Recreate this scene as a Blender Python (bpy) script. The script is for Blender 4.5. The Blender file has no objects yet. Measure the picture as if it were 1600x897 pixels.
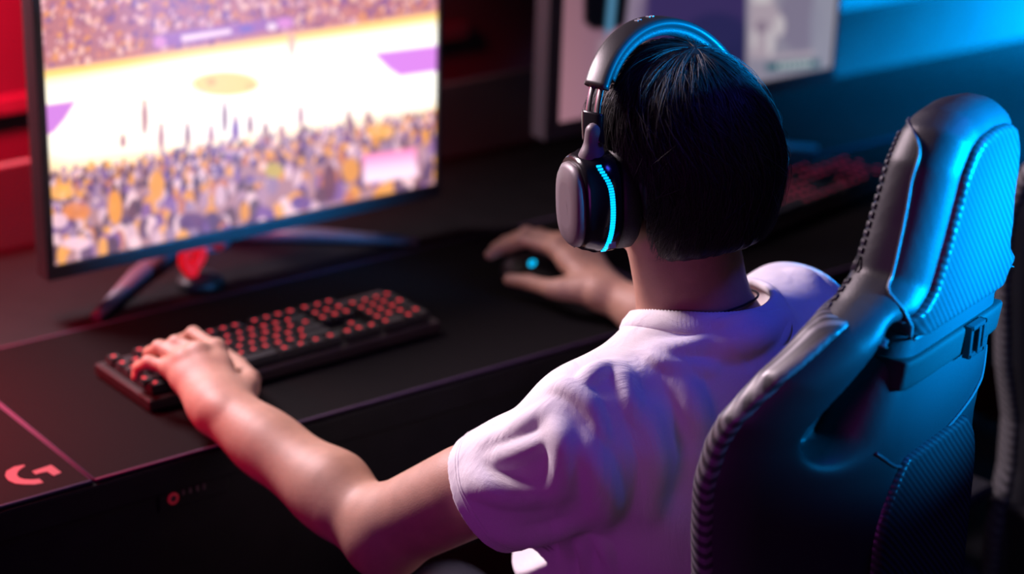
import bpy, bmesh, math, random
import numpy as np
from mathutils import Vector, Matrix, Euler

random.seed(7); rng = np.random.default_rng(7)
scene = bpy.context.scene
col = scene.collection

# ------------------------------------------------------------------ camera
# desk surface is z = 0, floor is z = -0.75; +Y points from the player to the screens
FPX = 3300.0                                   # focal length in pixels of a 1600 px wide frame
YAW, PITCH, ROLL = math.radians(38.2), math.radians(21.6), math.radians(1.8)
CAM = np.array([0.0, 0.0, 1.11])
_f = np.array([math.sin(YAW)*math.cos(PITCH), math.cos(YAW)*math.cos(PITCH), -math.sin(PITCH)])
_r0 = np.array([math.cos(YAW), -math.sin(YAW), 0.0]); _u0 = np.cross(_r0, _f)
_r = _r0*math.cos(ROLL) + _u0*math.sin(ROLL); _u = -_r0*math.sin(ROLL) + _u0*math.cos(ROLL)
cam_data = bpy.data.cameras.new('camera'); cam = bpy.data.objects.new('camera', cam_data); col.objects.link(cam)
cam_data.sensor_width = 36.0; cam_data.lens = 36.0*FPX/1600.0
cam_data.clip_start = 0.05; cam_data.clip_end = 60
cam.matrix_world = Matrix(((_r[0], _u[0], -_f[0], CAM[0]), (_r[1], _u[1], -_f[1], CAM[1]), (_r[2], _u[2], -_f[2], CAM[2]), (0, 0, 0, 1)))
cam_data.dof.use_dof = True; cam_data.dof.focus_distance = 2.17; cam_data.dof.aperture_fstop = 2.3
scene.camera = cam

# ------------------------------------------------------------------ world, lights, exposure
world = bpy.data.worlds.new('world'); scene.world = world; world.use_nodes = True
_bg = world.node_tree.nodes['Background']; _bg.inputs[0].default_value = (0.35, 0.18, 0.5, 1); _bg.inputs[1].default_value = 0.012
scene.view_settings.view_transform = 'Standard'; scene.view_settings.look = 'None'
scene.view_settings.exposure = 0.0; scene.view_settings.gamma = 1.0; scene.view_settings.use_curve_mapping = False
scene.cycles.use_denoising = True

def area(name, loc, target, size, power, color, spread=180.0, size_y=None):
    d = bpy.data.lights.new(name, 'AREA'); d.energy = power; d.color = color; d.size = size; d.spread = math.radians(spread)
    if size_y: d.shape = 'RECTANGLE'; d.size_y = size_y
    o = bpy.data.objects.new(name, d); col.objects.link(o); o.location = loc
    o.rotation_euler = (Vector(target) - Vector(loc)).to_track_quat('-Z', 'Y').to_euler()
    return o
area('key_softbox', (0.95, 3.00, 1.15), (1.35, 1.60, 0.15), 0.40, 20, (1.0, 0.77, 0.86), 100)
area('red_wall_wash', (0.95, 2.60, 0.95), (1.15, 3.10, 0.20), 0.20, 24, (1.0, 0.004, 0.03), 90)
area('red_desk_light', (0.15, 2.65, 0.75), (0.49, 2.42, 0.0), 0.30, 42, (1.0, 0.008, 0.03), 58)
area('blue_desk_light', (4.45, 1.90, 0.90), (3.82, 2.65, 0.0), 0.40, 58, (0.0, 0.36, 1.0), 47)
area('blue_haze_fill', (3.50, 1.50, 1.30), (3.05, 2.25, 0.0), 0.30, 10, (0.0, 0.36, 1.0), 34)  # added fill lamp, stands in for blue haze over the far desk
area('blue_back_light', (1.86, 0.40, 0.62), (1.58, 1.22, 0.46), 0.15, 9.5, (0.0, 0.36, 1.0), 30)
area('indigo_top_light', (1.80, 1.00, 1.35), (1.50, 1.40, 0.30), 0.25, 0.75, (0.06, 0.08, 1.0), 70)
area('magenta_fill', (-0.10, 1.20, 0.35), (1.30, 1.55, 0.05), 0.6, 0.8, (0.75, 0.08, 0.85), 100)

# ------------------------------------------------------------------ pixel helpers (give a direction only)
def ray(px): return _f + _r*(px[0]-800)/FPX - _u*(px[1]-448.5)/FPX
def onz(px, z): d = ray(px); return CAM + d*(z-CAM[2])/d[2]
def ony(px, y): d = ray(px); return CAM + d*(y-CAM[1])/d[1]

# ------------------------------------------------------------------ materials
def lin(c):
    return tuple((x/12.92 if x <= 0.04045 else ((x+0.055)/1.055)**2.4) for x in c)
MATS = {}
def mat(name, color=(.5,.5,.5), rough=.5, metal=0.0, emit=None, estr=0.0, noise=0.0, nscale=60.0, bump=0.0, bscale=200.0, coat=0.0, spec=0.5, sheen=0.0, trans=0.0, sss=0.0, wrinkle=0.0, wscale=20.0):
    if name in MATS: return MATS[name]
    m = bpy.data.materials.new(name); m.use_nodes = True; nt = m.node_tree; b = nt.nodes['Principled BSDF']
    b.inputs['Base Color'].default_value = (*color, 1); b.inputs['Roughness'].default_value = rough; b.inputs['Metallic'].default_value = metal
    b.inputs['Specular IOR Level'].default_value = spec; b.inputs['Coat Weight'].default_value = coat; b.inputs['Sheen Weight'].default_value = sheen
    b.inputs['Transmission Weight'].default_value = trans
    if sss: 
        b.inputs['Subsurface Weight'].default_value = sss; b.inputs['Subsurface Radius'].default_value = (1, .35, .2); b.inputs['Subsurface Scale'].default_value = .006
    if emit is not None:
        b.inputs['Emission Color'].default_value = (*emit, 1); b.inputs['Emission Strength'].default_value = estr
    tc = nt.nodes.new('ShaderNodeTexCoord')
    if noise:
        n = nt.nodes.new('ShaderNodeTexNoise'); n.inputs['Scale'].default_value = nscale; n.inputs['Detail'].default_value = 4
        nt.links.new(tc.outputs['Object'], n.inputs['Vector'])
        mx = nt.nodes.new('ShaderNodeMix'); mx.data_type = 'RGBA'; mx.blend_type = 'MULTIPLY'
        mx.inputs[6].default_value = (*color, 1)
        cr = nt.nodes.new('ShaderNodeMapRange'); cr.inputs['From Min'].default_value = .3; cr.inputs['From Max'].default_value = .7
        cr.inputs['To Min'].default_value = 1-noise; cr.inputs['To Max'].default_value = 1+noise*.5
        nt.links.new(n.outputs['Fac'], cr.inputs['Value'])
        cb = nt.nodes.new('ShaderNodeCombineColor')
        for i in range(3): nt.links.new(cr.outputs[0], cb.inputs[i])
        nt.links.new(cb.outputs[0], mx.inputs[7]); mx.inputs[0].default_value = 1.0
        nt.links.new(mx.outputs[2], b.inputs['Base Color'])
    if bump:
        n2 = nt.nodes.new('ShaderNodeTexNoise'); n2.inputs['Scale'].default_value = bscale; n2.inputs['Detail'].default_value = 3
        nt.links.new(tc.outputs['Object'], n2.inputs['Vector'])
        bp = nt.nodes.new('ShaderNodeBump'); bp.inputs['Strength'].default_value = bump; bp.inputs['Distance'].default_value = .002
        nt.links.new(n2.outputs['Fac'], bp.inputs['Height']); nt.links.new(bp.outputs[0], b.inputs['Normal'])
    if wrinkle:
        n3 = nt.nodes.new('ShaderNodeTexNoise'); n3.inputs['Scale'].default_value = wscale; n3.inputs['Detail'].default_value = 5; n3.inputs['Distortion'].default_value = 1.2
        mp = nt.nodes.new('ShaderNodeMapping'); mp.inputs['Scale'].default_value = (1.0, 1.0, .45); mp.inputs['Rotation'].default_value = (.5, .3, 0)
        nt.links.new(tc.outputs['Object'], mp.inputs['Vector']); nt.links.new(mp.outputs[0], n3.inputs['Vector'])
        b3 = nt.nodes.new('ShaderNodeBump'); b3.inputs['Strength'].default_value = wrinkle; b3.inputs['Distance'].default_value = .012
        nt.links.new(n3.outputs['Fac'], b3.inputs['Height'])
        if bump: nt.links.new(bp.outputs[0], b3.inputs['Normal'])
        nt.links.new(b3.outputs[0], b.inputs['Normal'])
    MATS[name] = m
    return m
def stripes(m, axis=(0.6, 0.0, 0.8), scale=190.0, strength=.5, dist=.0015, tint=None):
    """fine diagonal woven relief"""
    nt = m.node_tree; b = nt.nodes['Principled BSDF']
    tc = nt.nodes.new('ShaderNodeTexCoord'); mp = nt.nodes.new('ShaderNodeVectorMath'); mp.operation = 'DOT_PRODUCT'
    mp.inputs[1].default_value = axis; nt.links.new(tc.outputs['Object'], mp.inputs[0])
    mu = nt.nodes.new('ShaderNodeMath'); mu.operation = 'MULTIPLY'; mu.inputs[1].default_value = scale*math.pi; nt.links.new(mp.outputs['Value'], mu.inputs[0])
    si = nt.nodes.new('ShaderNodeMath'); si.operation = 'SINE'; nt.links.new(mu.outputs[0], si.inputs[0])
    bp = nt.nodes.new('ShaderNodeBump'); bp.inputs['Strength'].default_value = strength; bp.inputs['Distance'].default_value = dist
    nt.links.new(si.outputs[0], bp.inputs['Height']); nt.links.new(bp.outputs[0], b.inputs['Normal'])
    if tint:                                          # light and dark threads of the weave
        rp = nt.nodes.new('ShaderNodeValToRGB'); rp.color_ramp.elements[0].position = .25; rp.color_ramp.elements[1].position = .75
        rp.color_ramp.elements[0].color = (*tint[0], 1); rp.color_ramp.elements[1].color = (*tint[1], 1)
        ma = nt.nodes.new('ShaderNodeMath'); ma.operation = 'MULTIPLY_ADD'; ma.inputs[1].default_value = .5; ma.inputs[2].default_value = .5
        nt.links.new(si.outputs[0], ma.inputs[0]); nt.links.new(ma.outputs[0], rp.inputs[0]); nt.links.new(rp.outputs[0], b.inputs['Base Color'])
    return m
def screen_mat(name, strength):
    m = bpy.data.materials.new(name); m.use_nodes = True; nt = m.node_tree; b = nt.nodes['Principled BSDF']
    b.inputs['Base Color'].default_value = (.01, .01, .012, 1); b.inputs['Roughness'].default_value = .35
    a = nt.nodes.new('ShaderNodeAttribute'); a.attribute_name = 'Col'
    nt.links.new(a.outputs['Color'], b.inputs['Emission Color']); b.inputs['Emission Strength'].default_value = strength
    return m

# ------------------------------------------------------------------ mesh helpers
def tag(o, label=None, cat=None, group=None, kind=None):
    if label: o['label'] = label
    if cat: o['category'] = cat
    if group: o['group'] = group
    if kind: o['kind'] = kind
    return o
def empty(name, loc, rz=0.0):
    o = bpy.data.objects.new(name, None); col.objects.link(o); o.location = loc; o.rotation_euler = (0, 0, rz); o.empty_display_size = .05
    return o
def put(name, me, m, parent=None, loc=None):
    o = bpy.data.objects.new(name, me); col.objects.link(o)
    if m is not None and len(me.materials) == 0:
        for x in (m if isinstance(m, (list, tuple)) else [m]): me.materials.append(x)
    if parent is not None: o.parent = parent
    if loc is not None: o.location = loc
    return o
def fast_mesh(name, V, F, smooth=True):
    """V (n,3) array, F (m,k) int array"""
    V = np.asarray(V, np.float32); F = np.asarray(F, np.int32); k = F.shape[1]
    me = bpy.data.meshes.new(name); me.vertices.add(len(V)); me.vertices.foreach_set('co', V.ravel())
    me.loops.add(F.size); me.loops.foreach_set('vertex_index', F.ravel())
    me.polygons.add(len(F)); me.polygons.foreach_set('loop_start', np.arange(0, F.size, k, dtype=np.int32))
    me.polygons.foreach_set('use_smooth', np.full(len(F), smooth)); me.update(calc_edges=True); me.validate()
    return me
def W(o_loc):
    return np.asarray(o_loc, float)
class MB:
    """collects simple solids into one mesh"""
    def __init__(s): s.bm = bmesh.new()
    def box(s, lo, hi, bev=0.0, seg=2, M=None, mi=0):
        r = bmesh.ops.create_cube(s.bm, size=1.0); vs = r['verts']
        lo = Vector(lo); hi = Vector(hi); c = (lo+hi)/2; d = hi-lo
        for v in vs: v.co = Vector((v.co.x*d.x, v.co.y*d.y, v.co.z*d.z)) + c
        fs = set(f for v in vs for f in v.link_faces)
        if bev > 0:
            es = list(set(e for v in vs for e in v.link_edges))
            rr = bmesh.ops.bevel(s.bm, geom=es, offset=bev, segments=seg, profile=.6, affect='EDGES', clamp_overlap=True)
            fs = set(rr['faces']) | set(f for f in fs if f.is_valid)
            vs = list(set(v for f in fs for v in f.verts))
        for f in fs: f.material_index = mi
        if M is not None: bmesh.ops.transform(s.bm, matrix=M, verts=vs)
        return s
    def frustum(s, c, w0, d0, w1, d1, h, M=None, mi=0):
        x, y, z = c; co = [(x-w0/2, y-d0/2, z), (x+w0/2, y-d0/2, z), (x+w0/2, y+d0/2, z), (x-w0/2, y+d0/2, z),
                           (x-w1/2, y-d1/2, z+h), (x+w1/2, y-d1/2, z+h), (x+w1/2, y+d1/2, z+h), (x-w1/2, y+d1/2, z+h)]
        vs = [s.bm.verts.new((M @ Vector(q)) if M else q) for q in co]
        for f in ((3,2,1,0),(4,5,6,7),(0,1,5,4),(1,2,6,5),(2,3,7,6),(3,0,4,7)): s.bm.faces.new([vs[i] for i in f]).material_index = mi
        return s
    def tube(s, pts, r, n=8, closed=False, mi=0, flat=1.0):
        P = [Vector(p) for p in pts]; N = len(P); rs = r if isinstance(r, (list, tuple, np.ndarray)) else [r]*N
        rings = []; up = None
        for i in range(N):
            t = (P[(i+1) % N]-P[i-1]) if closed else (P[min(i+1, N-1)]-P[max(i-1, 0)])
            t.normalize()
            if up is None:
                up = Vector((0, 0, 1)) if abs(t.z) < .9 else Vector((1, 0, 0))
            b = t.cross(up); 
            if b.length < 1e-6: b = t.orthogonal()
            b.normalize(); a = b.cross(t).normalized(); up = a
            rings.append([s.bm.verts.new(P[i] + (b*math.cos(q)*flat + a*math.sin(q))*rs[i]) for q in [2*math.pi*j/n for j in range(n)]])
        for i in range(N if closed else N-1):
            A = rings[i]; B = rings[(i+1) % N]
            for j in range(n):
                f = s.bm.faces.new((A[j], A[(j+1) % n], B[(j+1) % n], B[j])); f.smooth = True; f.material_index = mi
        if not closed:
            s.bm.faces.new(rings[0][::-1]).material_index = mi; s.bm.faces.new(rings[-1]).material_index = mi
        return s
    def lathe(s, prof, n=24, M=None, mi=0, smooth=True):
        """profile of (radius, z) turned about z"""
        rings = []
        for r, z in prof:
            rings.append([s.bm.verts.new((M @ Vector((r*math.cos(2*math.pi*j/n), r*math.sin(2*math.pi*j/n), z))) if M else (r*math.cos(2*math.pi*j/n), r*math.sin(2*math.pi*j/n), z)) for j in range(n)])
        for A, B in zip(rings, rings[1:]):
            for j in range(n):
                f = s.bm.faces.new((A[j], A[(j+1) % n], B[(j+1) % n], B[j])); f.smooth = smooth; f.material_index = mi
        s.bm.faces.new(rings[0][::-1]).material_index = mi; s.bm.faces.new(rings[-1]).material_index = mi
        return s
    def prism(s, poly, z0, z1, M=None, mi=0, bev=0.0):
        """closed outline in (x, y) given a height"""
        a = [s.bm.verts.new((M @ Vector((x, y, z0))) if M else (x, y, z0)) for x, y in poly]
        b = [s.bm.verts.new((M @ Vector((x, y, z1))) if M else (x, y, z1)) for x, y in poly]
        n = len(poly); fs = [s.bm.faces.new(a[::-1]), s.bm.faces.new(b)]
        for i in range(n): fs.append(s.bm.faces.new((a[i], a[(i+1) % n], b[(i+1) % n], b[i])))
        for f in fs: f.material_index = mi
        if bev: bmesh.ops.bevel(s.bm, geom=list(set(e for f in fs[:2] for e in f.edges)), offset=bev, segments=2, profile=.6, affect='EDGES', clamp_overlap=True)
        return s
    def mesh(s, name):
        bmesh.ops.recalc_face_normals(s.bm, faces=s.bm.faces[:])
        me = bpy.data.meshes.new(name); s.bm.to_mesh(me); s.bm.free(); return me
    def build(s, name, m, parent=None, loc=None): return put(name, s.mesh(name), m, parent, loc)

def bez(pts, n):
    """Catmull-Rom through the points"""
    P = np.asarray(pts, float); P = np.vstack([2*P[0]-P[1], P, 2*P[-1]-P[-2]]); out = []
    m = len(P)-3
    for i in range(m):
        p0, p1, p2, p3 = P[i:i+4]
        for t in np.linspace(0, 1, n, endpoint=(i == m-1)):
            out.append(.5*((2*p1) + (-p0+p2)*t + (2*p0-5*p1+4*p2-p3)*t*t + (-p0+3*p1-3*p2+p3)*t**3))
    return np.array(out)

# ------------------------------------------------------------------ signed distance modelling -> one continuous mesh
def smin(a, b, k):
    if k <= 0: return np.minimum(a, b)
    h = np.maximum(k-np.abs(a-b), 0)/k
    return np.minimum(a, b) - h*h*k*.25
class SDF:
    def __init__(s): s.ops = []
    def cap(s, a, b, ra, rb=None, k=.02, mode='u'):
        a = np.asarray(a, np.float32); b = np.asarray(b, np.float32); rb = ra if rb is None else rb
        ab = b-a; L = float(ab@ab)+1e-12
        def fn(P):
            t = np.clip(((P-a)@ab)/L, 0, 1); d = P-a-t[..., None]*ab
            return np.sqrt((d*d).sum(-1)) - (ra+(rb-ra)*t)
        m = max(ra, rb); s.ops.append((fn, np.minimum(a, b)-m, np.maximum(a, b)+m, k, mode)); return s
    def chain(s, pts, rs, k=.02, k2=.004, mode='u'):
        for i in range(len(pts)-1): s.cap(pts[i], pts[i+1], rs[i], rs[i+1], k if i == 0 else k2, mode)
        return s
    def ell(s, c, r, R=None, k=.03, mode='u'):
        c = np.asarray(c, np.float32); r = np.asarray(r, np.float32); R = np.eye(3, dtype=np.float32) if R is None else np.asarray(R, np.float32)
        def fn(P):
            q = (P-c)@R; a = q/r; k0 = np.sqrt((a*a).sum(-1)); b = a/r; k1 = np.sqrt((b*b).sum(-1))
            return k0*(k0-1)/np.maximum(k1, 1e-6)
        m = float(max(r)); s.ops.append((fn, c-m, c+m, k, mode)); return s
    def fn(s, f, k=0.0, mode='u', lo=None, hi=None):
        s.ops.append((f, np.asarray(lo, np.float32) if lo is not None else None, np.asarray(hi, np.float32) if hi is not None else None, k, mode)); return s
    def _apply(s, d, P, op):
        f, lo, hi, k, mode = op
        if mode == 'd': return f(P, d)
        e = f(P)
        if mode == 'u': return smin(d, e, k)
        if mode == 's': return -smin(-d, e, k)
        if mode == 'i': return -smin(-d, -e, k)
    def full(s, P):
        P = np.asarray(P, np.float32); d = np.full(P.shape[:-1], 9.0, np.float32)
        for op in s.ops: d = s._apply(d, P, op)
        return d
    def mesh(s, name, lo, hi, h, B=8):
        lo = np.asarray(lo, float); hi = np.asarray(hi, float); S = B*h
        nb = np.ceil((hi-lo)/S).astype(int)+1
        g = np.stack(np.meshgrid(*[np.arange(n) for n in nb], indexing='ij'), -1).reshape(-1, 3)
        c = lo + (g+.5)*S
        act = np.abs(s.full(c)) < S*.87*1.15+.012
        g = g[act]; n = len(g)
        li = np.stack(np.meshgrid(*[np.arange(B+1)]*3, indexing='ij'), -1).reshape(-1, 3)
        I = g[:, None, :]*B + li[None]                        # global corner indices
        P = (lo + I*h).astype(np.float32); D = np.full(P.shape[:2], 9.0, np.float32)
        bc = lo + (g+.5)*S
        for op in s.ops:
            if op[1] is None: sel = np.arange(n)
            else:
                mrg = op[3]+.075+S*.5
                sel = np.nonzero(((bc > op[1]-mrg) & (bc < op[2]+mrg)).all(1))[0]
            if len(sel): D[sel] = s._apply(D[sel], P[sel], op)
        D = D.reshape(n, B+1, B+1, B+1)
        dims = nb*B+2
        def key(q): return (q[..., 0].astype(np.int64)*dims[1]+q[..., 1])*dims[2]+q[..., 2]
        ins = D < 0
        # cells
        cnt = sum(ins[:, i:B+i, j:B+j, k:B+k].astype(np.int8) for i in (0, 1) for j in (0, 1) for k in (0, 1))
        b, x, y, z = np.nonzero((cnt > 0) & (cnt < 8))
        acc = np.zeros((len(b), 3)); num = np.zeros(len(b))
        cor = [(i, j, k) for i in (0, 1) for j in (0, 1) for k in (0, 1)]
        val = {q: D[b, x+q[0], y+q[1], z+q[2]] for q in cor}
        for q in cor:
            for a in range(3):
                if q[a] == 0:
                    q2 = list(q); q2[a] = 1; q2 = tuple(q2); v0, v1 = val[q], val[q2]
                    cr = (v0 < 0) != (v1 < 0); t = np.where(cr, v0/np.where(cr, v0-v1, 1), 0)
                    p = np.tile(np.array(q, float), (len(b), 1)); p[:, a] += t
                    acc += p*cr[:, None]; num += cr
        cell = g[b]*B + np.stack([x, y, z], -1)
        V = lo + (cell + acc/np.maximum(num, 1)[:, None])*h
        ck = key(cell); o = np.argsort(ck); ck = ck[o]; V = V[o]
        def look(q):
            kk = key(q); i = np.searchsorted(ck, kk); i = np.clip(i, 0, len(ck)-1); return np.where(ck[i] == kk, i, -1)
        F = []
        for a in range(3):
            e = np.zeros(3, int); e[a] = 1; bb = np.zeros(3, int); bb[(a+1) % 3] = 1; cc = np.zeros(3, int); cc[(a+2) % 3] = 1
            A0 = ins[:, :B, :B, :B]; sl = [slice(0, B)]*3; sl[a] = slice(1, B+1); A1 = ins[:, sl[0], sl[1], sl[2]]
            b, x, y, z = np.nonzero(A0 != A1)
            p = g[b]*B + np.stack([x, y, z], -1)
            q = np.stack([look(p), look(p-bb), look(p-bb-cc), look(p-cc)], -1)
            fl = ~A0[b, x, y, z]; q[fl] = q[fl][:, ::-1]
            F.append(q[(q >= 0).all(1)])
        F = np.concatenate(F)
        return V, F
    def hit(s, px, t0=1.2, t1=3.4, tf=None):
        """first surface point on the view ray of a pixel"""
        d = ray(px); t = np.arange(t0, t1, .002); P = CAM + t[:, None]*d
        if tf is not None: P = tf(P)
        v = s.full(P); i = np.nonzero(v < 0)[0]
        return None if len(i) == 0 else P[i[0]]
    def grad(s, P, e=.002):
        P = np.asarray(P, float); g = np.stack([s.full(P+np.eye(3)[i]*e)-s.full(P-np.eye(3)[i]*e) for i in range(3)], -1)
        return g/np.maximum(np.linalg.norm(g, axis=-1, keepdims=True), 1e-9)
def poly_sd(px, pz, poly):
    """signed distance to a polygon, px/pz arrays"""
    d = np.full(px.shape, 1e9, np.float32); s = np.ones(px.shape, np.float32); n = len(poly)
    for i in range(n):
        x0, y0 = poly[i]; x1, y1 = poly[i-1]
        ex, ey = x1-x0, y1-y0; wx, wy = px-x0, pz-y0
        t = np.clip((wx*ex+wy*ey)/(ex*ex+ey*ey+1e-12), 0, 1)
        d = np.minimum(d, (wx-ex*t)**2+(wy-ey*t)**2)
        c1 = pz >= y0; c2 = pz < y1; c3 = ex*wy > ey*wx
        f = (c1 & c2 & c3) | (~c1 & ~c2 & ~c3); s = np.where(f, -s, s)
    return s*np.sqrt(d)

def proj_px(P):
    d = np.asarray(P, float)-CAM; z = d@_f
    return 800+FPX*(d@_r)/z, 448.5-FPX*(d@_u)/z

# ================================================================== the setting
FLOOR = -0.75
m_wall = mat('wall_paint', (.09, .09, .095), .8, noise=.12, nscale=5, bump=.15, bscale=180)
m_floor = mat('floor_carpet', (.03, .03, .035), .95, noise=.3, nscale=300, bump=.5, bscale=900)
m_ceil = mat('ceiling_paint', (.05, .05, .055), .9, noise=.1, nscale=8)
def struct(name, lo, hi, m): 
    o = MB().box(lo, hi).build(name, m); tag(o, kind='structure'); return o
tag(struct('floor', (-2.0, -1.5, FLOOR-.1), (6.0, 3.2, FLOOR), m_floor), 'dark carpeted floor under the desk')
tag(struct('wall_back', (-2.0, 3.1, FLOOR), (6.0, 3.2, 2.0), m_wall), 'back wall washed red on the left and blue on the right')
tag(struct('ceiling', (-2.0, -1.5, 2.0), (6.0, 3.2, 2.1), m_ceil), 'dark ceiling')
m_rail = mat('rail_paint', (.16, .14, .15), .6, noise=.1, nscale=30)
r_ = MB().box((-2.0, 3.075, .088), (2.3, 3.1, .116), .004).build('trim_1', m_rail); tag(r_, 'pale rail running along the red wall', kind='structure')

# ================================================================== desk
m_desk = mat('desk_black_laminate', (.008, .007, .008), .6, spec=.2, noise=.25, nscale=25, bump=.08, bscale=400)
m_metal_blk = mat('black_powder_coat', (.02, .02, .022), .45, bump=.1, bscale=600)
m_panel = mat('divider_grey', (.11, .095, .10), .7, noise=.1, nscale=12)
desk = empty('gaming_desk', (1.5, 2.35, FLOOR)); tag(desk, 'long black gaming desk carrying both monitors and keyboards', 'desk')
def dpart(name, lo, hi, m, bev=.003, parent=desk, label=None):
    o = MB().box(lo, hi, bev).build(name, m, parent, tuple(-Vector(desk.location)) if parent is desk else None)
    if label: o['label'] = label
    return o
dpart('desk_top', (-.6, 1.986, -.044), (4.2, 2.745, -.004), m_desk, .004)
apron = dpart('front_panel', (-.6, 1.992, -.25), (4.2, 2.010, -.044), m_desk, .002)
for x in (-.4, .945, 1.88, 2.82, 4.0):
    dpart('leg', (x, 2.03, FLOOR), (x+.06, 2.70, -.044), m_metal_blk, .004)
dpart('back_divider', (-.6, 2.745, -.30), (4.2, 2.765, .122), m_panel, .004, label='low reddish divider panel at the back of the desk')
# control panel with power button and usb ports on the front panel
m_ring = mat('button_ring', (.25, .03, .04), .4, emit=(1, .02, .05), estr=.10)
m_port = mat('usb_port', (.16, .10, .11), .4, metal=.6)
bc = ony((268, 777), 1.992)
pl = MB().box((bc[0]-.018, 1.9885, bc[2]-.014), (bc[0]+.075, 1.992, bc[2]+.014), .002).build('control_panel', m_desk, desk, tuple(-Vector(desk.location)))
Mx = Matrix.Translation((bc[0], 1.9885, bc[2])) @ Matrix.Rotation(math.radians(90), 4, 'X')
rg = MB(); pts = [(bc[0]+.0055*math.cos(a), 1.988, bc[2]+.0058*math.sin(a)) for a in np.linspace(0, 2*math.pi, 20, endpoint=False)]
rg.tube(pts, .0019, 6, closed=True).build('button_ring', m_ring, pl)
MB().lathe([(.0015, 0), (.0046, 0), (.0046, .0012), (.003, .002)], 16, Mx).build('power_button', m_metal_blk, pl)
for i in range(4):
    p = ony(((286, 766), (297, 763), (308, 760), (318, 757))[i], 1.9885)
    MB().box((p[0]-.0016, 1.9872, p[2]-.006), (p[0]+.0016, 1.9887, p[2]+.006), .0006).build('usb_port', m_port, pl)

# ================================================================== desk mats
m_mat = mat('mat_cloth', (.008, .007, .0075), .95, spec=.08, noise=.25, nscale=500, bump=.4, bscale=1500)
m_edge = mat('stitched_edge_lit', (.07, .04, .09), .7, spec=.2, bump=.5, bscale=900)  # stitched binding; the violet light it catches is put into its colour
m_logo = mat('mat_logo_print', (.16, .05, .06), .8)
def desk_mat(x0, x1, label):
    t = empty('desk_mat', ((x0+x1)/2, 2.195, -.004)); tag(t, label, 'desk mat', 'cloth mats laid edge to edge on the desk')
    L = t.location; y0, y1 = 1.990, 2.402
    MB().box((x0+.002-L.x, y0+.002-L.y, 0), (x1-.002-L.x, y1-.002-L.y, .004), .0012).build('cloth', m_mat, t)
    e = MB(); z = .0029
    cor = [(x0+.002, y0+.002), (x1-.002, y0+.002), (x1-.002, y1-.002), (x0+.002, y1-.002)]
    for a, b in zip(cor, cor[1:]+cor[:1]):
        e.tube([(a[0]-L.x, a[1]-L.y, z), (b[0]-L.x, b[1]-L.y, z)], .0019, 6)
    e.build('stitched_edge', m_edge, t)
    return t
mat_l = desk_mat(.034, .966, 'desk mat with the curved logo printed in its corner, at far left')
desk_mat(.966, 1.900, 'desk mat under the left keyboard and the mouse')
desk_mat(1.900, 2.834, 'desk mat under the far keyboard behind the head')
# printed emblem, traced as outlines on the mat
lg = MB()
c_out = [(38, 727), (22, 730), (10, 737), (8, 744), (13, 751), (24, 756), (38, 757.5), (55, 757.5), (68, 755), (62, 749), (50, 750), (38, 749.5), (30, 747), (26, 742), (29, 736), (34, 732), (39, 729)]
g_out = [(50, 737), (65, 732), (80, 727), (96, 739), (84, 744), (78, 740), (74, 737.5), (62, 740), (56, 742)]
for o_ in (c_out, g_out):
    P = [onz(p, 0.0) for p in o_]
    lg.prism([(p[0]-mat_l.location.x, p[1]-mat_l.location.y) for p in P], .0038, .0046)
lg.build('logo', m_logo, mat_l)['label'] = 'reddish curved emblem printed on the mat'

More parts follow.
